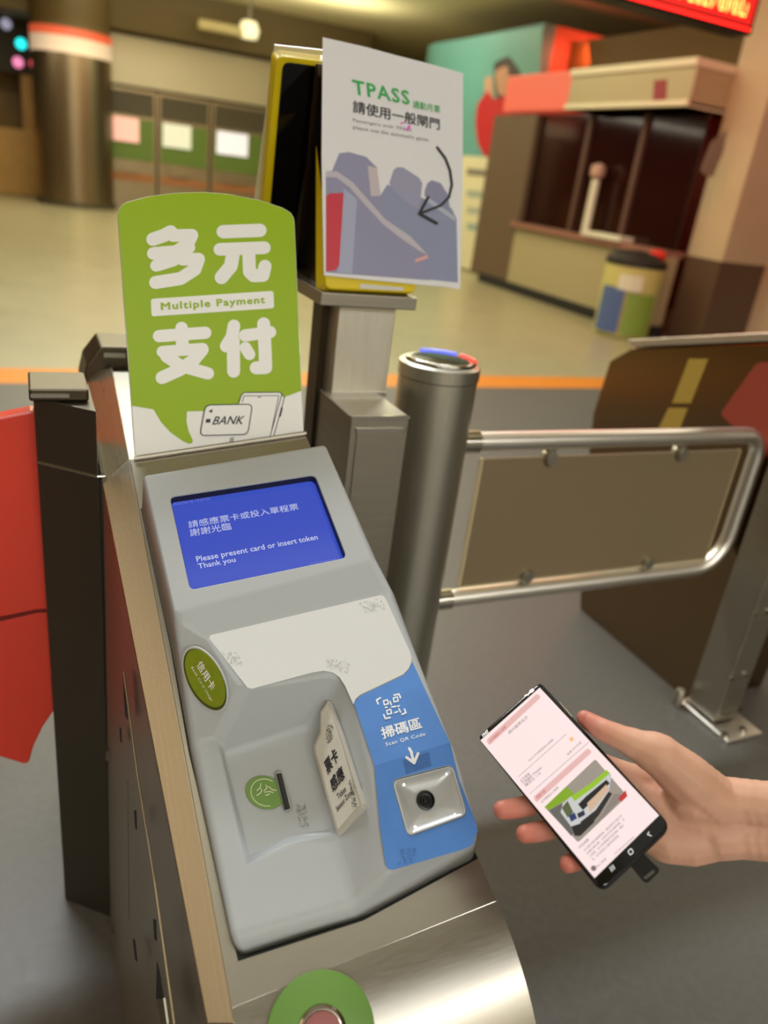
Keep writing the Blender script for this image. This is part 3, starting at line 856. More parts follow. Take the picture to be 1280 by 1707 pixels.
# wedge shaped side support, and the tilted rear panel with its yellow rim
bk = yD + 0.24
sd = [PP.pt(542, 106, -.012), fpt(526, 106, yD + .09), Vector((fpt(490, 490, bk).x, bk, zlo)), PP.pt(543, 482, -.012)]
BROWN_REFL = mat('brown_reflection_steel', (96, 78, 56), 0.22, 1.0)  # stainless side; its brown reflection is put into the colour
MB().slab(sd, (0.004, 0, 0)).build('side_plate', BROWN_REFL, disp)
RP = Plane.tri(fpt(526, 100, yD + .10), fpt(440, 330, bk - .04), fpt(620, 100, yD + .10))
rim = rounded([(461, 92), (575, 108), (560, 500), (428, 470)], [16, 10, 10, 10], 5)
pn = [RP.pt(x, y) for x, y in rim]
rp = MB().slab(pn, -RP.n * 0.028).build('rear_panel', YELLOW, disp, bevel=0.003)
decal('black_screen', RP, rounded([(472, 103), (570, 117), (555, 492), (440, 462)], [14, 8, 8, 8], 5), GLOSSBLACK, rp, 0.002, 0.003, bevel=0.0008)
decal('clear_cover', RP, [(458, 75), (540, 84), (532, 96), (463, 90), (436, 332), (424, 332)], mat('clear_edge', (214, 205, 170), 0.2, alpha=0.65), disp, -0.022, 0.003)

note = thing('paper_notice', 'white laminated paper notice with green heading taped over the display on the post', 'notice', (PQ[2] + PQ[3]) / 2)
c7 = lambda x, y: (420 + .296875 * x, 50 + .296875 * y)
npoly = [(538, 62), (600, 76), (612, 79), (660, 92), (715, 106), (772, 122), (771, 300), (767, 482), (740, 478), (640, 469), (540, 459), (536, 260)]
sheet = decal('sheet', PP, npoly, PAPERW, note, 0.0, 0.0012)
sheet.data.materials[0] = PAPERW
hd = mat('heading_green', (62, 176, 92), 0.3)
text('lettering', 'TPASS', PP, c7(572, 358), c7(886, 420), c7(563, 278), hd, note, 0.0010, bold=0.02, space=1.12)
text('lettering', '通勤月票', PP, c7(903, 436), c7(1056, 467), c7(903, 394), hd, note, 0.0010, bold=0.008)
text('lettering', '請使用一般閘門', PP, c7(568, 462), c7(1053, 562), c7(567, 394), INK, note, 0.0010, bold=0.012)
text('lettering', 'Passengers with TPASS', PP, c7(567, 518), c7(895, 575), c7(567, 496), mat('grey_ink', (130, 130, 138), 0.4), note, 0.0010, bold=0.008, space=1.15)
text('lettering', 'please use the automatic gates.', PP, c7(567, 560), c7(996, 632), c7(567, 534), MATS['grey_ink'], note, 0.0010, bold=0.008, space=1.15)
ill = [
 ('gate_drawing', [(700, 960), (760, 868), (1000, 960), (1120, 1000), (1148, 1060), (1156, 1418), (1000, 1402), (960, 1240), (860, 1150), (740, 1060)], (148, 154, 182)),
 ('gate_drawing', [(970, 900), (985, 860), (1010, 843), (1060, 860), (1100, 925), (1112, 1010), (1040, 985), (968, 930)], (146, 147, 176)),
 ('gate_drawing', [(770, 862), (795, 785), (815, 770), (850, 772), (938, 830), (956, 860), (940, 1010), (880, 975), (800, 905)], (160, 160, 186)),
 ('gate_drawing', [(415, 795), (450, 790), (490, 692), (545, 685), (640, 712), (702, 772), (722, 935), (760, 1060), (900, 1170), (985, 1280), (1000, 1405), (500, 1368), (415, 1360)], (152, 152, 180)),
 ('gate_highlight', [(650, 762), (703, 775), (720, 932), (668, 932)], (202, 192, 196)),
 ('gate_highlight', [(415, 792), (480, 795), (565, 855), (640, 940), (745, 1060), (890, 1160), (975, 1250), (985, 1262), (940, 1240), (830, 1165), (735, 1090), (620, 965), (550, 885), (475, 828), (415, 825)], (196, 190, 200)),
 ('gate_drawing', [(515, 890), (590, 950), (562, 1368), (478, 1362), (490, 1320)], (172, 176, 202)),
 ('red_flap_drawing', [(416, 932), (440, 917), (515, 914), (490, 1318), (468, 1350), (416, 1356)], (206, 74, 88)),
 ('pink_stripe', [(915, 1287), (984, 1262), (990, 1280), (918, 1306)], (226, 172, 172)),
 ('gate_highlight', [(985, 935), (1140, 1050), (1140, 1075), (975, 960)], (180, 186, 206)),
]
for i, (nm, poly, colr) in enumerate(ill):
    decal(nm, PP, [c7(*p) for p in poly], mat('print_%d_%d_%d' % colr, colr, 0.16), note, 0.0004 + i * 0.00005, 0.0001)
strokes('arrow', PP, [([c7(1040, 660), c7(1085, 720), c7(1112, 790), c7(1122, 870), c7(1105, 940), c7(1060, 985), c7(945, 1030)], 4.2), ([c7(940, 1030), c7(988, 940)], 5), ([c7(940, 1032), c7(1035, 1085)], 5.5)], INK, note, 0.0014)
strokes('pink_mark', PP, [([c7(872, 560), c7(884, 540)], 4), ([c7(835, 525), c7(852, 520)], 2)], mat('pink_marker', (240, 90, 220), 0.5), note, 0.0014)

# ================================================================== BOLLARD AND SWING BARRIER
YS = 1.30
bR = ony(788, 611, YS); bRl = ony(705, 1102, YS)
rB = 0.078
xB = bR.x - rB * 0.96
zB = ony(725, 596, YS).z - 0.006
bol = thing('barrier_bollard', 'round brushed steel bollard carrying the swing barrier', 'bollard', (xB, YS, 0))
BOLS = mat('bollard_steel', (196, 194, 180), 0.36, 1.0, noise=0.05, nscale=3, stretch=(30, 30, 0.6))
MB().lathe([(rB + .02, 0), (rB + .02, .012), (rB, .012), (rB, zB - .03)], (xB, YS, 0), 48).build('shaft', BOLS, bol, smooth=True)
MB().lathe([(rB, zB - .028), (rB + .002, zB - .028), (rB + .002, zB - 0.004), (rB - .004, zB), (0, zB)], (xB, YS, 0), 48).build('cap', BOLS, bol, smooth=True)
arc = [Vector((xB + (rB - .012) * math.cos(t), YS + (rB - .012) * math.sin(t), zB + .003)) for t in [math.radians(a) for a in range(170, 330, 8)]]
MB().tube(arc, 0.005, 10).build('cap_rim_glint', POLISH, bol, smooth=True)  # arc shaped as the bright reflection along the cap's rim
MB().lathe([(0, zB), (rB - .02, zB), (rB - .022, zB + .004), (0, zB + .005)], (xB, YS, 0), 40).build('cap_lens', mat('dark_lens', (30, 26, 26), 0.1), bol, smooth=True)
arc = [Vector((xB + (rB - .010) * math.cos(t), YS + (rB - .010) * math.sin(t), zB + .003)) for t in [math.radians(a) for a in range(35, 105, 7)]]
MB().tube(arc, 0.005, 8).build('blue_indicator', mat('blue_indicator', (90, 90, 220), 0.3, emit=(96, 110, 235), estr=1.2), bol)
arc = [Vector((xB + (rB - .008) * math.cos(t), YS + (rB - .008) * math.sin(t), zB + .003)) for t in [math.radians(a) for a in range(-15, 32, 6)]]
MB().tube(arc, 0.005, 8).build('red_indicator', mat('red_indicator', (220, 70, 60), 0.3, emit=(226, 70, 60), estr=0.9), bol)
bar_ = thing('swing_barrier', 'steel tube swing barrier with a tinted glass panel, hinged on the bollard', 'barrier', (xB + .4, YS, 0.43))
rT = 0.0205
tl_, tr_ = ony(780, 737, YS), ony(1232, 725, YS)
bl2, br2 = ony(728, 1000, YS), ony(1172, 947, YS)
zT, zL = (tl_.z + tr_.z) / 2, (bl2.z + br2.z) / 2
xr = ony(1262, 760, YS).x - .004
xl = xB + rB - .012
path = [(xl, zT), (xr - 0.06, zT)]
for t in range(1, 7): a = math.pi / 2 * t / 6; path.append((xr - .06 + .06 * math.sin(a), zT - .06 + .06 * math.cos(a)))
RB = 0.10
path.append((xr, zL + RB))
for t in range(1, 7): a = math.pi / 2 * t / 6; path.append((xr - RB + RB * math.cos(a), zL + RB - RB * math.sin(a)))
path += [(xl, zL)]
MB().tube([Vector((x, YS, z)) for x, z in path], rT, 16).build('tube_frame', TUBE, bar_, smooth=True)
for z in (zT, zL):
    MB().tube([(xl - .004, YS, z), (xl + .05, YS, z)], rT + .004, 18).build('sleeve', POLISH, bar_, smooth=True)
GL = mat('tinted_glass', (150, 132, 102), 0.4, trans=0.35, noise=0.03, nscale=2)
g0 = ony(800, 763, YS); g1 = ony(1234, 750, YS); g2_ = ony(1172, 932, YS); g3 = ony(766, 976, YS)
gz1, gz0 = (g0.z + g1.z) / 2, (g2_.z + g3.z) / 2
gx0, gx1 = (g0.x + g3.x) / 2, (g1.x + g2_.x) / 2
MB().box((gx0, YS - .004, gz0), (gx1, YS + .004, gz1)).build('glass_panel', GL, bar_, bevel=0.002)
ed_m = mat('glass_edge', (196, 180, 140), 0.3)
MB().box((gx0 - .002, YS - .005, gz0), (gx0 + .0035, YS + .005, gz1)).build('panel_edge', ed_m, bar_)
MB().box((gx1 - .0025, YS - .005, gz0), (gx1 + .001, YS + .005, gz1)).build('panel_edge', ed_m, bar_)
MB().box((gx0, YS - .005, gz0 - .002), (gx1, YS + .005, gz0 + .002)).build('panel_edge', ed_m, bar_)
for px, py in ((915, 765), (1132, 757)):
    x = ony(px, py, YS).x
    MB().lathe([(0.0, -.016), (.014, -.016), (.017, -.010), (.017, .010), (.014, .016), (0, .016)], (x, YS, zT - rT - .022), 20, (0, 1, 0)).build('clamp', DSTEEL, bar_, smooth=True)
    MB().box((x - .009, YS - .008, zT - rT - .02), (x + .009, YS + .008, zT - rT + .004)).build('clamp_neck', DSTEEL, bar_)
for px, py in ((876, 955), (1078, 932)):
    x = ony(px, py, YS).x
    MB().lathe([(0.0, -.016), (.014, -.016), (.017, -.010), (.017, .010), (.014, .016), (0, .016)], (x, YS, zL + rT + .020), 20, (0, 1, 0)).build('clamp', DSTEEL, bar_, smooth=True)
    MB().box((x - .009, YS - .008, zL + rT - .004), (x + .009, YS + .008, zL + rT + .02)).build('clamp_neck', DSTEEL, bar_)

# ================================================================== RIGHT HAND GATE
rgt = thing('fare_gate', 'dark reflective steel fare gate at the right edge behind the swing barrier', 'fare gate', (1.95, 1.6, 0))
MIRR = mat('mirror_brown_steel', (140, 116, 86), 0.2, 1.0, noise=0.05, nscale=2)
prof = [(1.27, 0.0), (1.25, 0.60), (1.25, 1.05), (1.30, 1.055), (1.86, 0.905), (1.95, 0.84), (1.97, 0.66), (1.90, 0.30), (1.80, 0.0)]
MB().slab([Vector((1.70, y, z)) for y, z in prof], (0.30, 0, 0)).build('body', MIRR, rgt, bevel=0.006, seg=3)
MB().slab([Vector((1.69, y, z)) for y, z in [(1.22, 1.062), (1.30, 1.058), (1.86, 0.908), (1.88, 0.925), (1.31, 1.078), (1.22, 1.082)]], (0.32, 0, 0)).build('lid', TUBE, rgt, bevel=0.003)
RPX = Plane((1.70, 0, 0), (1, 0, 0))
decal('yellow_reflection_patch', RPX, [(1148, 598), (1180, 598), (1151, 672), (1120, 672)], mat('ochre_reflection', (170, 140, 60), 0.4), rgt, 0.002, 0.002)  # slanted yellow reflection on the steel, painted as two patches
decal('yellow_reflection_patch', RPX, [(1114, 680), (1146, 680), (1130, 722), (1094, 722)], MATS['ochre_reflection'], rgt, 0.002, 0.002)
decal('red_reflection_patch', RPX, rounded([(1262, 604), (1400, 600), (1360, 900), (1255, 722), (1218, 708), (1200, 690)], 8), mat('red_reflection_patch', (150, 62, 44), 0.45), rgt, 0.002, 0.002)  # red reflection in the gate's steel, painted as a flat patch
MB().box((1.682, 1.158, 0.02), (1.765, 1.262, 1.06)).build('column', DSTEEL, rgt, bevel=0.003)
MB().box((1.684, 1.146, 0.05), (1.763, 1.158, 0.055)).build('foot_edge', POLISH, rgt)
MB().box((1.665, 1.09, 0.0), (1.80, 1.28, 0.012)).build('foot_plate', TUBE, rgt, bevel=0.003)
for px, py in ((1219, 1130), (1242, 1124), (1258, 1023), (1280, 1019)):
    q = ony(px, py, 1.158)
    MB().lathe([(0, 0), (.0095, 0), (.0085, .005), (0, .006)], q, 18, (0, -1, 0)).build('bolt', POLISH, rgt, smooth=True)
for px, py in ((1207, 1226), (1237, 1218)):
    q = onz(px, py, 0.012)
    MB().lathe([(0, 0), (.011, 0), (.010, .008), (0, .009)], q, 16).build('bolt', POLISH, rgt, smooth=True)
peg = MB().lathe([(0, 0), (.014, 0), (.014, .05), (.010, .055), (0, .055)], onz(1127, 1175, 0), 18).build('door_stop', DSTEEL, smooth=True)
tag(peg, 'small round steel door stop on the floor beside the right gate', 'door stop')

# ================================================================== PHONE
PG = [ray(*p) for p in [(800.3, 1234.4), (899.1, 1146.6), (1098.3, 1359.0), (990.9, 1463.7)]]
ts = (1.0, 1.0207, 0.9023, 0.8816)
ZP = 0.77
PX = [CAMP + r * (t * ZP / FPX) for r, t in zip(PG, ts)]
PHP = Plane.tri(PX[0], PX[1], PX[3])
pn_ = PHP.n
phone = thing('smartphone', 'black smartphone showing a pink ticket page, held up by the hand at the right', 'smartphone', sum(PX, Vector()) / 4)
c5 = lambda x, y: (780 + .390625 * x, 1120 + .390625 * y)
po = rounded([c5(40, 275), c5(308, 40), c5(872, 660), c5(572, 945)], [9, 9, 22, 22], 6)
BODYM = mat('phone_case_black', (18, 18, 20), 0.22)
pts = [PHP.pt(x, y, -0.0012) for x, y in po]
MB().slab(pts, -pn_ * 0.0095).build('case', BODYM, phone, bevel=0.0025, seg=3)
decal('glass', PHP, rounded([c5(47, 276), c5(303, 50), c5(858, 655), c5(572, 928)], [8, 8, 16, 16], 6), mat('phone_glass', (5, 5, 6), 0.1), phone, 0.0, 0.002, bevel=0.0008)
PAGE = mat('page_pink', (40, 36, 36), 0.25, emit=(255, 232, 230), estr=0.97)
page = decal('page', PHP, [c5(53, 292), c5(306, 67), c5(815, 612), c5(540, 880)], PAGE, phone, 0.0003, 0.0002)
PINK = mat('page_bar_pink', (40, 30, 30), 0.3, emit=(246, 196, 192), estr=0.85)
RTXT = mat('page_red_text', (40, 14, 14), 0.4, emit=(206, 80, 80), estr=0.8)
GTXT = mat('page_grey_text', (30, 26, 26), 0.4, emit=(136, 118, 122), estr=0.8)
def pd(nm, pts, m, off=0.0005): return decal(nm, PHP, pts, m, page, off, 0.00015)
pd('header_bar', rounded([c5(78, 290), c5(295, 92), c5(312, 108), c5(90, 315)], 4), PINK)
pd('section_bar', rounded([c5(278, 535), c5(512, 325), c5(530, 342), c5(292, 558)], 4), PINK)
text('page_text', '台中捷運24小時票', PHP, c5(96, 302), c5(165, 240), c5(90, 290), RTXT, page, 0.0008)
text('page_text', '票點介紹', PHP, c5(296, 545), c5(332, 512), c5(290, 532), RTXT, page, 0.0008)
text('page_text', '請向驗票出示', PHP, c5(176, 268), c5(258, 196), c5(168, 256), GTXT, page, 0.0008)
text('page_text', '本票卡片可用', PHP, c5(425, 360), c5(485, 305), c5(420, 350), GTXT, page, 0.0008)
text('page_text', '(出示予站務員放大掃描)', PHP, c5(262, 386), c5(368, 292), c5(256, 376), GTXT, page, 0.0008)
for i, (w_, t_) in enumerate([(50, '台中捷運'), (104, '訂單編號 77940000'), (84, '購買日 114')]):
    text('page_text', t_, PHP, c5(228 + i * 10, 472 + i * 10), c5(228 + i * 10 + w_ * .76, 472 + i * 10 - w_ * .66), c5(220 + i * 10, 461 + i * 10), GTXT, page, 0.0008)
text('page_text', '台中捷運24小時票', PHP, c5(316, 562), c5(388, 498), c5(309, 551), GTXT, page, 0.0008)
text('page_text', '『特色推薦', PHP, c5(476, 758), c5(518, 718), c5(468, 748), GTXT, page, 0.0008)
for i, t_ in enumerate(['台中最方便的捷運路線，最快速的交通方式', '五種方案任選，台灣內不限次數搭乘，24', '小時票，48小時票暢遊市區景點，讓你', '老、坐日常遊玩工藝等特色景點']):
    L_ = [218, 216, 196, 150][i]
    bx, by = 498 + i * 12, 768 + i * 13
    text('page_text', t_, PHP, c5(bx, by), c5(bx + L_ * .74, by - L_ * .71 * .98), c5(bx - 7, by - 9), GTXT, page, 0.0008)
strokes('page_rule', PHP, [([c5(215, 448), c5(420, 265)], 0.5), ([c5(265, 520), c5(515, 300)], 0.5), ([c5(625, 778), c5(708, 704)], 0.8)], GTXT, page, 0.0007)
decal('page_dot', PHP, oval(*c5(442, 287), 3.6, 3.6, 0, 20), mat('dot_orange', (240, 170, 120), 0.4, emit=(240, 170, 120), estr=0.5), page, 0.0006, 0.0001)
decal('page_dot', PHP, oval(*c5(536, 838), 4.6, 4.6, 0, 20), GTXT, page, 0.0006, 0.0001)
text('page_text', '線上客服', PHP, c5(552, 836), c5(592, 800), c5(546, 828), GTXT, page, 0.0008)
# picture of the train on the page
def pm(c): return mat('photo_%d_%d_%d' % c, (14, 14, 14), 0.3, emit=c, estr=0.85)
pic_pts = rounded([c5(326, 577), c5(543, 372), c5(680, 530), c5(470, 728)], 4)
pc = decal('page_picture', PHP, pic_pts, pm((168, 158, 146)), page, 0.0005, 0.0001)
for i, (poly, c_) in enumerate([
    ([(326, 577), (420, 488), (455, 520), (420, 545), (345, 590)], (140, 180, 40)),
    ([(345, 592), (400, 560), (430, 640), (450, 690), (440, 700)], (110, 108, 104)),
    ([(395, 600), (405, 560), (440, 530), (520, 500), (600, 425), (612, 440), (600, 520), (540, 600), (480, 665), (440, 660)], (214, 214, 212)),
    ([(440, 532), (530, 470), (590, 418), (606, 432), (540, 490), (455, 552)], (160, 205, 50)),
    ([(400, 580), (425, 550), (450, 600), (425, 622)], (96, 104, 70)),
    ([(470, 565), (505, 530), (590, 460), (605, 475), (560, 525), (490, 590)], (30, 30, 34)),
    ([(480, 640), (545, 590), (600, 510), (615, 520), (560, 610), (500, 680), (470, 700)], (46, 42, 42)),
    ([(500, 690), (570, 610), (625, 520), (670, 525), (600, 600)], (150, 138, 130)),
    ([(640, 540), (672, 505), (680, 530), (655, 555)], (206, 60, 60)),
    ([(430, 615), (455, 600), (465, 625), (440, 640)], (44, 60, 110)),
    ([(465, 605), (495, 590), (500, 610), (472, 625)], (44, 50, 70)),
    ([(440, 660), (500, 640), (530, 600), (540, 640), (480, 700), (455, 700)], (40, 38, 38)),
    ([(508, 560), (540, 530), (590, 480), (602, 500), (556, 560), (520, 600)], (226, 190, 160)),
]):
    decal('picture_patch', PHP, [c5(*p) for p in poly], pm(c_), pc, 0.0007 + i * 0.00002, 0.0001)
NAVM = mat('nav_white', (235, 235, 235), 0.4, emit=(240, 240, 240), estr=0.6)
strokes('nav_recents', PHP, [([c5(604, 834), c5(614, 852)], 1.0), ([c5(611, 829), c5(620, 846)], 1.0), ([c5(617, 824), c5(626, 840)], 1.0)], NAVM, phone, 0.0007)
strokes('nav_home', PHP, [(closed(rounded([c5(682, 766), c5(696, 753), c5(706, 770), c5(692, 782)], 2, 3)), 1.1)], NAVM, phone, 0.0007)
strokes('nav_back', PHP, [([c5(772, 683), c5(766, 694), c5(782, 700)], 1.1)], NAVM, phone, 0.0007)
text('status_text', '19:07', PHP, c5(66, 278), c5(90, 256), c5(58, 268), NAVM, phone, 0.0007, bold=0.03)
strokes('status_icons', PHP, [([c5(243, 104), c5(250, 98)], 2.2), ([c5(255, 99), c5(262, 90)], 2.2), ([c5(268, 84), c5(276, 78)], 5)], NAVM, phone, 0.0007)
pb = [PHP.pt(*c5(x, y), -0.004) for x, y in [(384, 124), (392, 130), (448, 192), (440, 190)]]
MB().slab(pb, -pn_ * 0.003).build('side_key', POLISH, phone)
# tab with a loop plugged in the bottom edge
lp = [c5(690, 822), c5(745, 772), c5(790, 818), c5(816, 842), c5(814, 856), c5(768, 900), c5(752, 898)]
lpi = rounded([c5(745, 880), c5(790, 842), c5(802, 852), c5(760, 888)], 2, 3)
bmx = bmesh.new(); ev = []
for loop in (rounded(lp, 3, 3), lpi):
    vs_ = [bmx.verts.new(PHP.pt(x, y, -0.005)) for x, y in loop]
    for i in range(len(vs_)): ev.append(bmx.edges.new((vs_[i], vs_[(i + 1) % len(vs_)])))
bmesh.ops.triangle_fill(bmx, use_beauty=True, edges=ev, normal=pn_)
me = bpy.data.meshes.new('strap_tab'); bmx.to_mesh(me); bmx.free()
tb = link('strap_tab', me, BLACK, phone)
md = tb.modifiers.new('solid', 'SOLIDIFY'); md.thickness = 0.004; md.offset = 0
#@@PART3
# ================================================================== HALL BEHIND
def bx(lo, hi): return MB().box(lo, hi)
# ticket machines
FASC = mat('pale_steel_fascia', (176, 166, 142), 0.4, 0.3)
DARKF = mat('dark_recess', (70, 62, 44), 0.6)
MSTEEL = mat('machine_steel', (150, 138, 112), 0.32, 0.85)
MGREEN = mat('machine_green', (88, 112, 40), 0.5)
xs = [ony(180, 200, 18).x, ony(262, 200, 18).x, ony(352, 210, 18).x, ony(450, 220, 18).x, ony(550, 230, 18).x, ony(650, 240, 18).x]
labels = ['ticket machine with a pale pink lit screen beside the round steel column', 'ticket machine with a dim greyish screen between two others',
          'ticket machine with a bright white screen left of the yellow rimmed display', 'ticket machine mostly hidden behind the yellow rimmed display', 'ticket machine hidden behind the paper notice']
scol = [(236, 180, 170), (206, 208, 190), (228, 226, 240), (210, 210, 205), (210, 210, 205)]
for i in range(4):
    a, b = xs[i] + .02, xs[i + 1] - .02
    if i == 3: lab_ = labels[3]
    else: lab_ = labels[i]
    t = thing('ticket_machine', lab_, 'ticket machine', ((a + b) / 2, 18, 0), 'ticket machines at the back of the hall')
    bx((a, 18, 0), (b, 18.8, 2.25)).build('cabinet', MSTEEL, t)
    w_ = b - a
    bx((a + .05, 17.98, 1.78), (b - .05, 18, 2.2)).build('header_panel', DARKF, t)
    bx((a + .05, 17.98, 0.95), (b - .05, 18, 1.72)).build('control_panel', MGREEN, t)
    bx((a + w_ * .08, 17.93, 1.28), (a + w_ * .62, 17.98, 1.72)).build('screen', mat('machine_screen_%d' % i, scol[i], 0.4, emit=scol[i], estr=0.5), t)
    bx((a + w_ * .2, 17.94, 0.72), (a + w_ * .6, 18, 0.95)).build('tray', MSTEEL, t)
    bx((a + .05, 17.985, 0.55), (b - .05, 18, 0.7)).build('kick_strip', mat('rust_strip', (150, 96, 54), 0.5), t)
structure(bx((xs[0] - .1, 17.9, 2.3), (xs[4], 18.9, 3.15)).build('wall_machines', FASC))
structure(bx((-9, 17.6, 3.2), (xs[4] + .6, 24, 4.0)).build('ceiling_bulkhead', mat('brown_bulkhead', (112, 96, 62), 0.6)))
structure(bx((xs[4], 18.4, 0), (xs[4] + .15, 24, 4)).build('wall_recess', WALLC))
structure(bx((xs[4], 21.5, 0), (14, 21.7, 4)).build('wall_hall_end', mat('olive_wall', (128, 114, 78), 0.6)))
# round steel column; glowing red and pale bands paint the reflection near its top
cx_ = ony(127, 250, 17.3).x
colm = structure(MB().lathe([(0.70, 0), (0.70, 2.6)], (cx_, 17.6, 0), 48).build('column_1', mat('column_steel', (140, 122, 96), 0.3, 0.9), smooth=True))
structure(MB().lathe([(0.71, 2.6), (0.71, 2.86)], (cx_, 17.6, 0), 48).build('trim_2', mat('pale_reflection_band', (214, 190, 166), 0.4, emit=(236, 208, 180), estr=0.35), smooth=True))
structure(MB().lathe([(0.71, 2.86), (0.71, 3.0)], (cx_, 17.6, 0), 48).build('trim_3', mat('red_reflection_band', (214, 90, 60), 0.4, emit=(226, 96, 62), estr=0.5), smooth=True))
structure(MB().lathe([(0.69, 3.0), (0.69, 4.0)], (cx_, 17.6, 0), 48).build('column_1_head', mat('column_head', (116, 98, 66), 0.5), smooth=True))
structure(MB().lathe([(0.74, 0), (0.74, 0.1)], (cx_, 17.6, 0), 48).build('baseboard_column', DARKF, smooth=True))
# timber corridor far left
structure(bx((-9, 20.2, 0), (cx_ + .2, 20.4, 3.3)).build('wall_corridor', mat('ochre_panelling', (132, 98, 30), 0.5, noise=0.3, nscale=1.2)))
tp = ony(52, 190, 19.2).x
tim = bx((tp - .16, 19.05, 1.25), (tp + .18, 19.35, ony(52, 118, 19.0).z)).build('timber_post', WOOD)
tag(tim, 'upright honey coloured timber post left of the round steel column', 'post')
bench = bx((-3.2, 18.9, 0.0), (ony(64, 290, 19).x, 19.4, 1.25)).build('timber_counter', WOOD, bevel=0.02)
tag(bench, 'low honey coloured timber counter at the far left of the hall', 'counter')
structure(bx((-9, 19.0, ony(30, 122, 19).z), (cx_ + .3, 19.2, 4)).build('wall_corridor_header', mat('header_dark', (46, 38, 24), 0.6)))
for i, (px, py, r, c_, st, nm) in enumerate([(35, 73, .10, (30, 200, 200), 2.2, 'round cyan signal lamp'), (61, 78, .07, (90, 150, 190), 1.2, 'round pale blue signal lamp right of the cyan one'),
                                         (30, 104, .10, (214, 120, 160), 1.4, 'round pink signal lamp below the cyan one'), (55, 106, .07, (220, 80, 80), 1.0, 'small red signal lamp right of the pink one'),
                                         (10, 40, .10, (150, 150, 170), 0.9, 'round greyish white signal lamp at the top left'), (32, 12, .10, (90, 120, 150), 0.7, 'dim blue signal lamp above the others at top left')]):
    q = ony(px, py, 18.94)
    lt = thing('signal_lamp', nm, 'lamp', q, 'signal lamps by the corridor')
    MB().lathe([(0, -.06), (r * 1.15, -.06), (r * 1.15, .0), (r, 0.01), (0, .01)], q, 24, (0, -1, 0)).build('housing', BLACK, lt, smooth=True)
    MB().lathe([(0, .01), (r, .01), (r * .8, .04), (0, .05)], q, 24, (0, -1, 0)).build('lens', mat('signal_%d' % i, c_, 0.4, emit=c_, estr=st), lt, smooth=True)
# hanging lamp rail over machines
q = ony(330, 42, 17.0); q2 = ony(415, 50, 17.0)
rl = thing('ceiling_lamp', 'bright cream ceiling lamp fitting above the ticket machines', 'ceiling lamp', q2)
bx((q.x, 16.9, q.z - .05), (q2.x, 17.1, q.z + .10)).build('rail', mat('lamp_rail', (190, 176, 130), 0.5), rl)
MB().lathe([(0, -.16), (.16, -.14), (.2, 0), (.14, .14), (0, .16)], q2, 24).build('globe', mat('lamp_globe', (240, 232, 190), 0.4, emit=(244, 236, 190), estr=0.9), rl, smooth=True)
MB().tube([(q2.x, 17, q2.z + .14), (q2.x, 17, 4.0)], 0.03, 10).build('rod', DSTEEL, rl)

# teal advertising wall with a printed figure
tw = structure(bx((6.9, 10.87, 0), (7.1, 14.6, 3.52)).build('wall_booth_end', mat('teal_wall', (86, 134, 128), 0.55)))
structure(bx((7.1, 10.87, 0), (9.9, 11.07, 3.52)).build('wall_booth_side', mat('red_lit_wall', (170, 96, 70), 0.5)))  # red light falling on this wall is put into its colour
TP = Plane((6.9, 0, 0), (1, 0, 0))
ad = decal('wall_advert', TP, [(722, 72), (905, 45), (888, 300), (722, 300)], mat('advert_teal', (92, 148, 144), 0.45, noise=0.06, nscale=1), None, 0.01, 0.012)
tag(ad, 'teal wall advert printed with a figure in a red jacket raising one hand', 'advert')
def adp(nm, poly, c_, off): return decal(nm, TP, poly, mat('advert_%d_%d_%d' % c_, c_, 0.5), ad, off, 0.002)
adp('hair', rounded([(822, 105), (848, 92), (868, 120), (870, 165), (826, 165)], 8), (56, 44, 42), 0.014)
adp('face', rounded([(824, 118), (846, 108), (850, 158), (830, 160)], 8), (176, 128, 104), 0.016)
adp('raised_hand', rounded([(808, 130), (820, 126), (822, 160), (808, 175)], 4), (190, 140, 116), 0.016)
adp('jacket', rounded([(795, 175), (812, 150), (822, 165), (850, 160), (880, 158), (888, 185), (888, 262), (808, 262), (796, 240), (792, 205)], 5), (178, 26, 34), 0.018)
adp('sleeve', rounded([(858, 175), (876, 170), (890, 190), (890, 258), (852, 258)], 4), (168, 130, 124), 0.020)
# white notice board
nb = thing('notice_board', 'large cream notice board standing in front of the teal advert', 'notice board', (6.75, 11.2, 0))
MB().box((6.72, 10.45, 0.02), (6.78, 12.4, 1.74)).build('panel', mat('board_cream', (206, 198, 166), 0.5), nb, bevel=0.01)
BPn = Plane((6.72, 0, 0), (1, 0, 0))
for y0_, c_, L_ in [(284, (120, 112, 100), 1), (320, (150, 160, 150), .8), (348, (160, 165, 150), .9), (375, (140, 158, 150), .6)]:
    decal('printed_line', BPn, [(778, y0_ - 4), (778 + 78 * L_, y0_ + 4), (778 + 78 * L_, y0_ + 14), (778, y0_ + 8)], mat('board_print_%d_%d_%d' % c_, c_, 0.6), nb, 0.003, 0.002)
decal('orange_logo', BPn, oval(828, 288, 9, 9, 0, 20), mat('board_orange', (226, 150, 70), 0.6), nb, 0.006, 0.002)
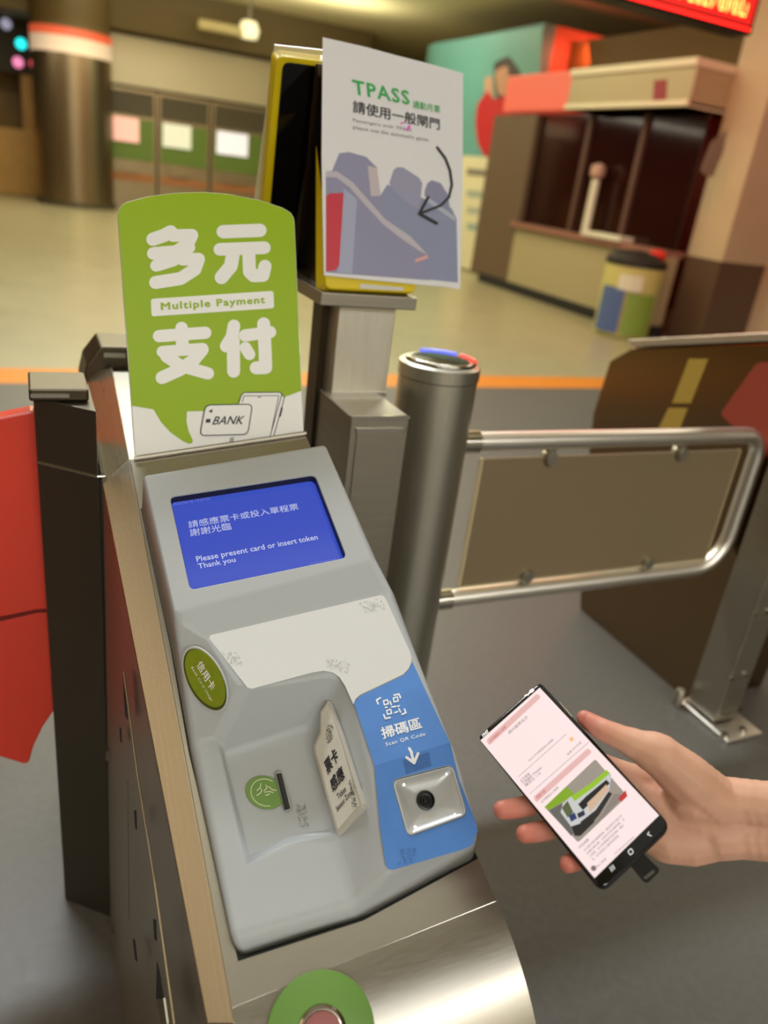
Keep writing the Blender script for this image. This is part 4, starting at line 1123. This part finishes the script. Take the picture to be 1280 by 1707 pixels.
# booth: counter, window, canopy
XB_ = 6.3
structure(bx((XB_, 6.75, 0.10), (XB_ + .2, 9.75, 0.86)).build('wall_booth_front', mat('booth_beige', (160, 148, 112), 0.5)))
structure(bx((XB_ - .03, 6.7, 0), (XB_ + .2, 10.5, 0.12)).build('baseboard_booth', RUBBER))
structure(bx((XB_ + .02, 9.75, 0.1), (XB_ + .2, 10.86, 2.27)).build('wall_booth_pier', mat('booth_dark_pier', (96, 78, 60), 0.45)))
structure(bx((XB_ - .08, 6.75, 0.86), (XB_ + .3, 9.8, 0.92)).build('trim_4', mat('counter_rose', (140, 96, 82), 0.4)))
wg = structure(bx((XB_ + .10, 6.75, 0.92), (XB_ + .13, 9.75, 2.27)).build('window_1', mat('booth_glass', (70, 34, 30), 0.08, trans=0.75)))
structure(bx((XB_ + 2.4, 6.5, 0), (XB_ + 2.5, 10.86, 3.0)).build('wall_booth_back', mat('booth_inside', (116, 40, 34), 0.6)))
for y in (7.6, 8.6):
    structure(bx((XB_ + .06, y, 0.92), (XB_ + .16, y + .07, 2.27)).build('window_1_mullion', mat('mullion_brown', (88, 62, 52), 0.4)))
cp = thing('booth_canopy', 'long pale steel canopy over the dark booth window', 'canopy', (XB_, 7.9, 2.27))
MB().box((XB_ - .25, 6.7, 2.27), (XB_ + .5, 8.75, 2.62)).build('fascia', mat('canopy_beige', (164, 150, 118), 0.4, 0.2), cp, bevel=0.02)
MB().box((XB_ - .27, 6.7, 2.62), (XB_ + .5, 8.77, 2.70)).build('top_edge', mat('canopy_edge', (206, 196, 170), 0.35), cp, bevel=0.015)
MB().box((XB_ - .27, 6.7, 2.27), (XB_ + .5, 8.77, 2.33)).build('bottom_edge', MATS['canopy_edge'], cp, bevel=0.015)
decal('canopy_sign', Plane((XB_ - .25, 0, 0), (1, 0, 0)), [(1090, 134), (1112, 132), (1110, 166), (1088, 168)], mat('maroon_sign', (130, 40, 48), 0.5), cp, 0.003, 0.003)
structure(bx((7.4, 6.75, 2.6), (7.5, 10.86, 3.36)).build('wall_booth_upper', mat('booth_upper_brown', (104, 80, 32), 0.6)))
lb = bx((XB_ - .02, 8.9, 2.3), (XB_ + .28, 10.6, 2.75)).build('red_sign_panel', mat('red_lit_panel', (206, 96, 80), 0.5, emit=(226, 84, 66), estr=0.3), bevel=0.02)
tag(lb, 'pinkish red glowing sign panel left of the booth canopy', 'sign')
wp0, wp1 = onx(963, 402, 6.18), onx(986, 292, 6.18)
wpst = thing('counter_post', 'white round topped post standing on the booth counter', 'post', wp0)
MB().tube([(6.26, wp0.y, 0.92), (6.26, wp0.y, 1.55)], 0.05, 14).build('pole', mat('post_white', (206, 200, 180), 0.4), wpst, smooth=True)
MB().lathe([(0, -.09), (.08, -.06), (.09, 0), (.08, .06), (0, .09)], (6.26, wp0.y, 1.64), 20).build('knob', mat('knob_rose', (176, 140, 124), 0.4), wpst, smooth=True)
tr = bx((6.18, 7.4, 0.92), (6.39, 8.05, 0.98)).build('counter_tray', MATS['post_white'], bevel=0.01)
tag(tr, 'pale flat tray on the booth counter right of the white post', 'tray')
# pillars at right
PIL = mat('stone_pillar', (178, 162, 132), 0.5, noise=0.04, nscale=2)
structure(bx((6.55, 6.2, 0.9), (7.35, 6.7, 4)).build('column_2', PIL))
structure(bx((6.56, 6.21, 0), (7.34, 6.7, 0.9)).build('baseboard_pillar', mat('pillar_base_brown', (84, 66, 50), 0.4)))
structure(bx((7.20, 5.7, 0), (8.4, 6.6, 4)).build('column_3', PIL))
emb = decal('wall_emblem', Plane((0, 6.2, 0), (0, 1, 0)), rounded([(1168, 285), (1186, 238), (1212, 215), (1206, 252), (1188, 296), (1176, 292)], 4), mat('emblem_grey', (120, 110, 92), 0.5), None, 0.004, 0.006)
tag(emb, 'small dark grey emblem fixed high on the beige pillar', 'emblem')
# bin
bn = thing('recycling_bin', 'round litter bin with blue and green labels by the beige pillar', 'bin', (5.93, 6.75, 0))
MB().lathe([(.27, 0), (.29, .02), (.31, .70), (.31, .74)], (5.93, 6.75, 0), 32).build('drum', mat('bin_cream', (186, 178, 108), 0.5), bn, smooth=True)
MB().lathe([(.32, .74), (.32, .80), (.22, .88), (0, .9)], (5.93, 6.75, 0), 32).build('lid', mat('bin_lid', (34, 30, 28), 0.5), bn, smooth=True)
MB().lathe([(0, -.05), (.09, -.05), (.1, .02), (.06, .06), (0, .07)], (6.05, 6.6, .86), 18).build('red_knob', mat('bin_red', (196, 40, 34), 0.5), bn, smooth=True)
def patch(c_, a0, a1, z0, z1, nm):
    A_, B_ = [], []
    for k_ in range(9):
        a = math.radians(a0 + (a1 - a0) * k_ / 8)
        A_.append(Vector((5.93 + .318 * math.cos(a), 6.75 + .318 * math.sin(a), z0))); B_.append(Vector((5.93 + .318 * math.cos(a), 6.75 + .318 * math.sin(a), z1)))
    ring = A_ + B_[::-1]
    cpt = Vector((5.93, 6.75, 0))
    mb = MB()
    for i in range(8):
        qd = [A_[i], A_[i + 1], B_[i + 1], B_[i]]
        mb.slab(qd, [(p - cpt) * Vector((1, 1, 0)) if False else Vector((p.x - cpt.x, p.y - cpt.y, 0)) * .02 for p in qd][0])
    mb.build(nm, mat('bin_%d_%d_%d' % c_, c_, 0.5), bn)
patch((76, 96, 140), 172, 222, .06, .52, 'blue_label')
patch((120, 146, 56), 228, 285, .06, .48, 'green_label')
patch((206, 204, 180), 205, 250, .5, .66, 'white_label')

# LED signs hanging over the gates
LEDR = mat('led_red', (230, 30, 24), 0.5, emit=(255, 30, 22), estr=3.0)
LEDY = mat('led_amber', (255, 190, 90), 0.5, emit=(255, 190, 90), estr=3.0)
def led_sign(x0, x1, y, z0, z1, label, seed):
    s = thing('led_sign', label, 'display sign', ((x0 + x1) / 2, y, z0))
    MB().box((x0, y, z0), (x1, y + .18, z1)).build('housing', mat('led_housing', (24, 12, 10), 0.4), s, bevel=0.01)
    rnd = random.Random(seed)
    for row, m_ in ((0, LEDY), (1, LEDY)):
        mb = MB()
        x = x0 + .28
        zc = z0 + .09 + row * .13
        while x < x1 - .1:
            w_ = rnd.uniform(.03, .06)
            MBw = rnd.choice([0, 1])
            mb.box((x, y - .006, zc), (x + .012, y, zc + .09)).box((x + .012, y - .006, zc + .078 * MBw), (x + w_, y, zc + .012 + .078 * MBw))
            mb.box((x + w_ - .008, y - .006, zc + .02), (x + w_, y, zc + .07))
            x += w_ + .022
        o = mb.build('led_text', m_, s); o['kind'] = 'stuff'
    mb = MB().box((x0 + .03, y - .005, z0 + .05), (x1 - .03, y - .0005, z1 - .04)); mb.build('led_panel', mat('led_red_panel', (140, 20, 14), 0.5, emit=(220, 26, 18), estr=1.1), s)
    mb = MB().box((x0 + .03, y - .006, z0 + .05), (x0 + .25, y, z1 - .04)); mb.build('led_block', LEDR, s)
    mb = MB().box((x0 + .03, y - .006, z0 + .02), (x1 - .03, y, z0 + .035)); mb.build('led_underline', LEDR, s)
    for x in (x0 + .2, x1 - .2):
        MB().tube([(x, y + .09, z1), (x, y + .09, 4.0)], .015, 10).build('hanger_rod', DSTEEL, s)
led_sign(3.15, 4.45, 4.5, 2.42, 2.80, 'hanging red and amber LED sign at the top right', 5)
led_sign(-2.5, -1.0, 5.4, 2.25, 2.65, 'hanging red LED sign added out of view for the steel to reflect', 9)  # unseen sign, added to give the steel something red to mirror
area('led_glow_and_fill', (3.8, 4.42, 2.5), (1.2, .3), 7, (1, .12, .06), (math.radians(-100), 0, 0))
area('led_glow_and_fill', (4.5, 4.75, 2.6), (.3, .9), 30, (1, .10, .05), (0, math.radians(-90), math.radians(40)))  # added red light aimed at the pillar's edge, behind the sign
area('red_booth_light', (7.6, 10.4, 3.2), (1.0, .3), 25, (1, .15, .08), (math.radians(60), 0, 0))
#@@PART4
# ================================================================== HAND
def ph(px, py, dz):
    q = PHP.pt(px, py)
    return q + (q - CAMP).normalized() * dz
def zc(px, py):
    q = PHP.pt(px, py) - CAMP
    return AX.z * q.x + AY.z * q.y + AZ.z * q.z
Z0 = zc(1000, 1300)
def hz_(px, py, off): return depth(px, py, Z0 + off)
def rad(p, rpx):
    q = p - CAMP
    return rpx * (AX.z * q.x + AY.z * q.y + AZ.z * q.z) / FPX
chains = []
def chain(*pts): chains.append([(p, rad(p, r)) for p, r in pts])
# thumb along the upper long edge of the phone, down into its fleshy base
chain((ph(974, 1197, .004), 14), (ph(984, 1204, .005), 16.5), (hz_(1006, 1217, .018), 19.5), (hz_(1036, 1230, .012), 22), (hz_(1062, 1242, .008), 27), (hz_(1098, 1258, .004), 37), (hz_(1150, 1302, .006), 44), (hz_(1192, 1336, .012), 45))
chain((hz_(1150, 1330, .012), 42), (hz_(1200, 1340, .014), 44))
# heel of the hand, below
chain((hz_(1085, 1385, .028), 36), (hz_(1112, 1398, .022), 41), (hz_(1150, 1402, .018), 41), (hz_(1200, 1392, .016), 40))
# palm between
chain((hz_(1060, 1320, .040), 40), (hz_(1110, 1345, .030), 44), (hz_(1165, 1365, .022), 48), (hz_(1215, 1366, .018), 50))
# wrist and forearm: two rods side by side make the oval section
for dy in (-1, 1):
    chain((hz_(1195, 1364 + dy * 27, .014), 43), (hz_(1228, 1364 + dy * 24, .012), 43.5), (hz_(1280, 1369 + dy * 24, .004), 43), (hz_(1350, 1376 + dy * 28, -.010), 46), (hz_(1480, 1392 + dy * 34, -.045), 54), (hz_(1600, 1408 + dy * 30, -.078), 54))
# metacarpals out to the knuckles behind the phone
K = {'index': (1004, 1282), 'middle': (980, 1318), 'ring': (985, 1358), 'little': (1012, 1398)}
for nm_, (kx, ky) in K.items():
    chain((hz_(1185, 1362, .020), 38), (hz_((kx + 1185) / 2, (ky + 1360) / 2, .040), 34), (ph(kx, ky, .034), 27))
# fingers: knuckle, middle joint, end joint, tip
chain((ph(1004, 1282, .034), 26), (ph(950, 1258, .036), 21), (ph(905, 1262, .028), 18), (ph(872, 1272, .025), 15))
chain((ph(980, 1318, .034), 26), (ph(925, 1330, .034), 20.5), (ph(880, 1343, .026), 18), (ph(856, 1348, .018), 17.5), (ph(837, 1350, .013), 16.5))
chain((ph(985, 1358, .034), 25), (ph(945, 1372, .034), 20), (ph(912, 1384, .026), 17.5), (ph(890, 1388, .018), 17), (ph(875, 1390, .013), 16))
chain((ph(1012, 1398, .034), 24), (ph(985, 1420, .032), 18.5), (ph(965, 1434, .024), 16.5), (ph(947, 1440, .015), 15.8))
bmh = bmesh.new()
for ch in chains:
    for (p, r), (q, s) in zip(ch[:-1], ch[1:]):
        n_st = max(3, int((q - p).length / (0.30 * min(r, s))))
        for i in range(n_st + 1):
            t = i / n_st
            t2 = t * t * (3 - 2 * t)
            bmesh.ops.create_icosphere(bmh, subdivisions=2, radius=r + (s - r) * t2, matrix=Matrix.Translation(p + (q - p) * t))
me = bpy.data.meshes.new('person'); bmh.to_mesh(me); bmh.free()
skin = mat('skin', (222, 172, 146), 0.48, noise=0.07, nscale=30, bump=0.25, sss=0.10)
nt = skin.node_tree
bs = nt.nodes['Principled BSDF']
old = bs.inputs['Base Color'].links[0].from_socket
# fingertips and finger pads are pinker than the palm
geo = nt.nodes.new('ShaderNodeNewGeometry')
prev = None
for tip in (ph(837, 1350, .013), ph(875, 1390, .013), ph(947, 1440, .015), ph(978, 1200, .004)):
    d = nt.nodes.new('ShaderNodeVectorMath'); d.operation = 'DISTANCE'
    d.inputs[1].default_value = tip
    nt.links.new(geo.outputs['Position'], d.inputs[0])
    if prev is None: prev = d.outputs['Value']
    else:
        mn = nt.nodes.new('ShaderNodeMath'); mn.operation = 'MINIMUM'
        nt.links.new(prev, mn.inputs[0]); nt.links.new(d.outputs['Value'], mn.inputs[1]); prev = mn.outputs[0]
mr = nt.nodes.new('ShaderNodeMapRange')
mr.inputs['From Min'].default_value = 0.008; mr.inputs['From Max'].default_value = 0.05
mr.inputs['To Min'].default_value = 0.8; mr.inputs['To Max'].default_value = 0.0
nt.links.new(prev, mr.inputs['Value'])
mx = nt.nodes.new('ShaderNodeMix'); mx.data_type = 'RGBA'
nt.links.new(mr.outputs[0], mx.inputs['Factor'])
nt.links.new(old, mx.inputs['A']); mx.inputs['B'].default_value = lin((206, 112, 98))
nt.links.new(mx.outputs['Result'], bs.inputs['Base Color'])
hand = link('person', me, skin, None)
tag(hand, 'right hand and bare forearm of a person holding the black smartphone', 'person')
md = hand.modifiers.new('remesh', 'REMESH'); md.mode = 'VOXEL'; md.voxel_size = 0.0016; md.use_smooth_shade = True
md = hand.modifiers.new('smooth', 'SMOOTH'); md.factor = 0.5; md.iterations = 10
# cuff of a sleeve beyond the frame
mb = MB()
s0, s1, s2 = hz_(1470, 1391, -.042), hz_(1560, 1403, -.066), hz_(1780, 1436, -.125)
elbow, upper, shoulder = Vector((0.765, 0.10, 0.90)), Vector((0.75, -0.05, 1.00)), Vector((0.66, -0.34, 1.20))
ra = rad(s0, 92)
mb.tube([s0 + (s1 - s0) * .02, s0, s1, s2, elbow, upper, shoulder, shoulder + (shoulder - upper) * .06], 0, 28, True, [ra * .8, ra, ra * 1.03, ra * 1.08, ra * 1.16, ra * 1.2, ra * 1.35, ra * .8]).build('sleeve', mat('sleeve_cloth', (60, 62, 70), 0.8, bump=0.3, nscale=200), hand, smooth=True, autosm=False)
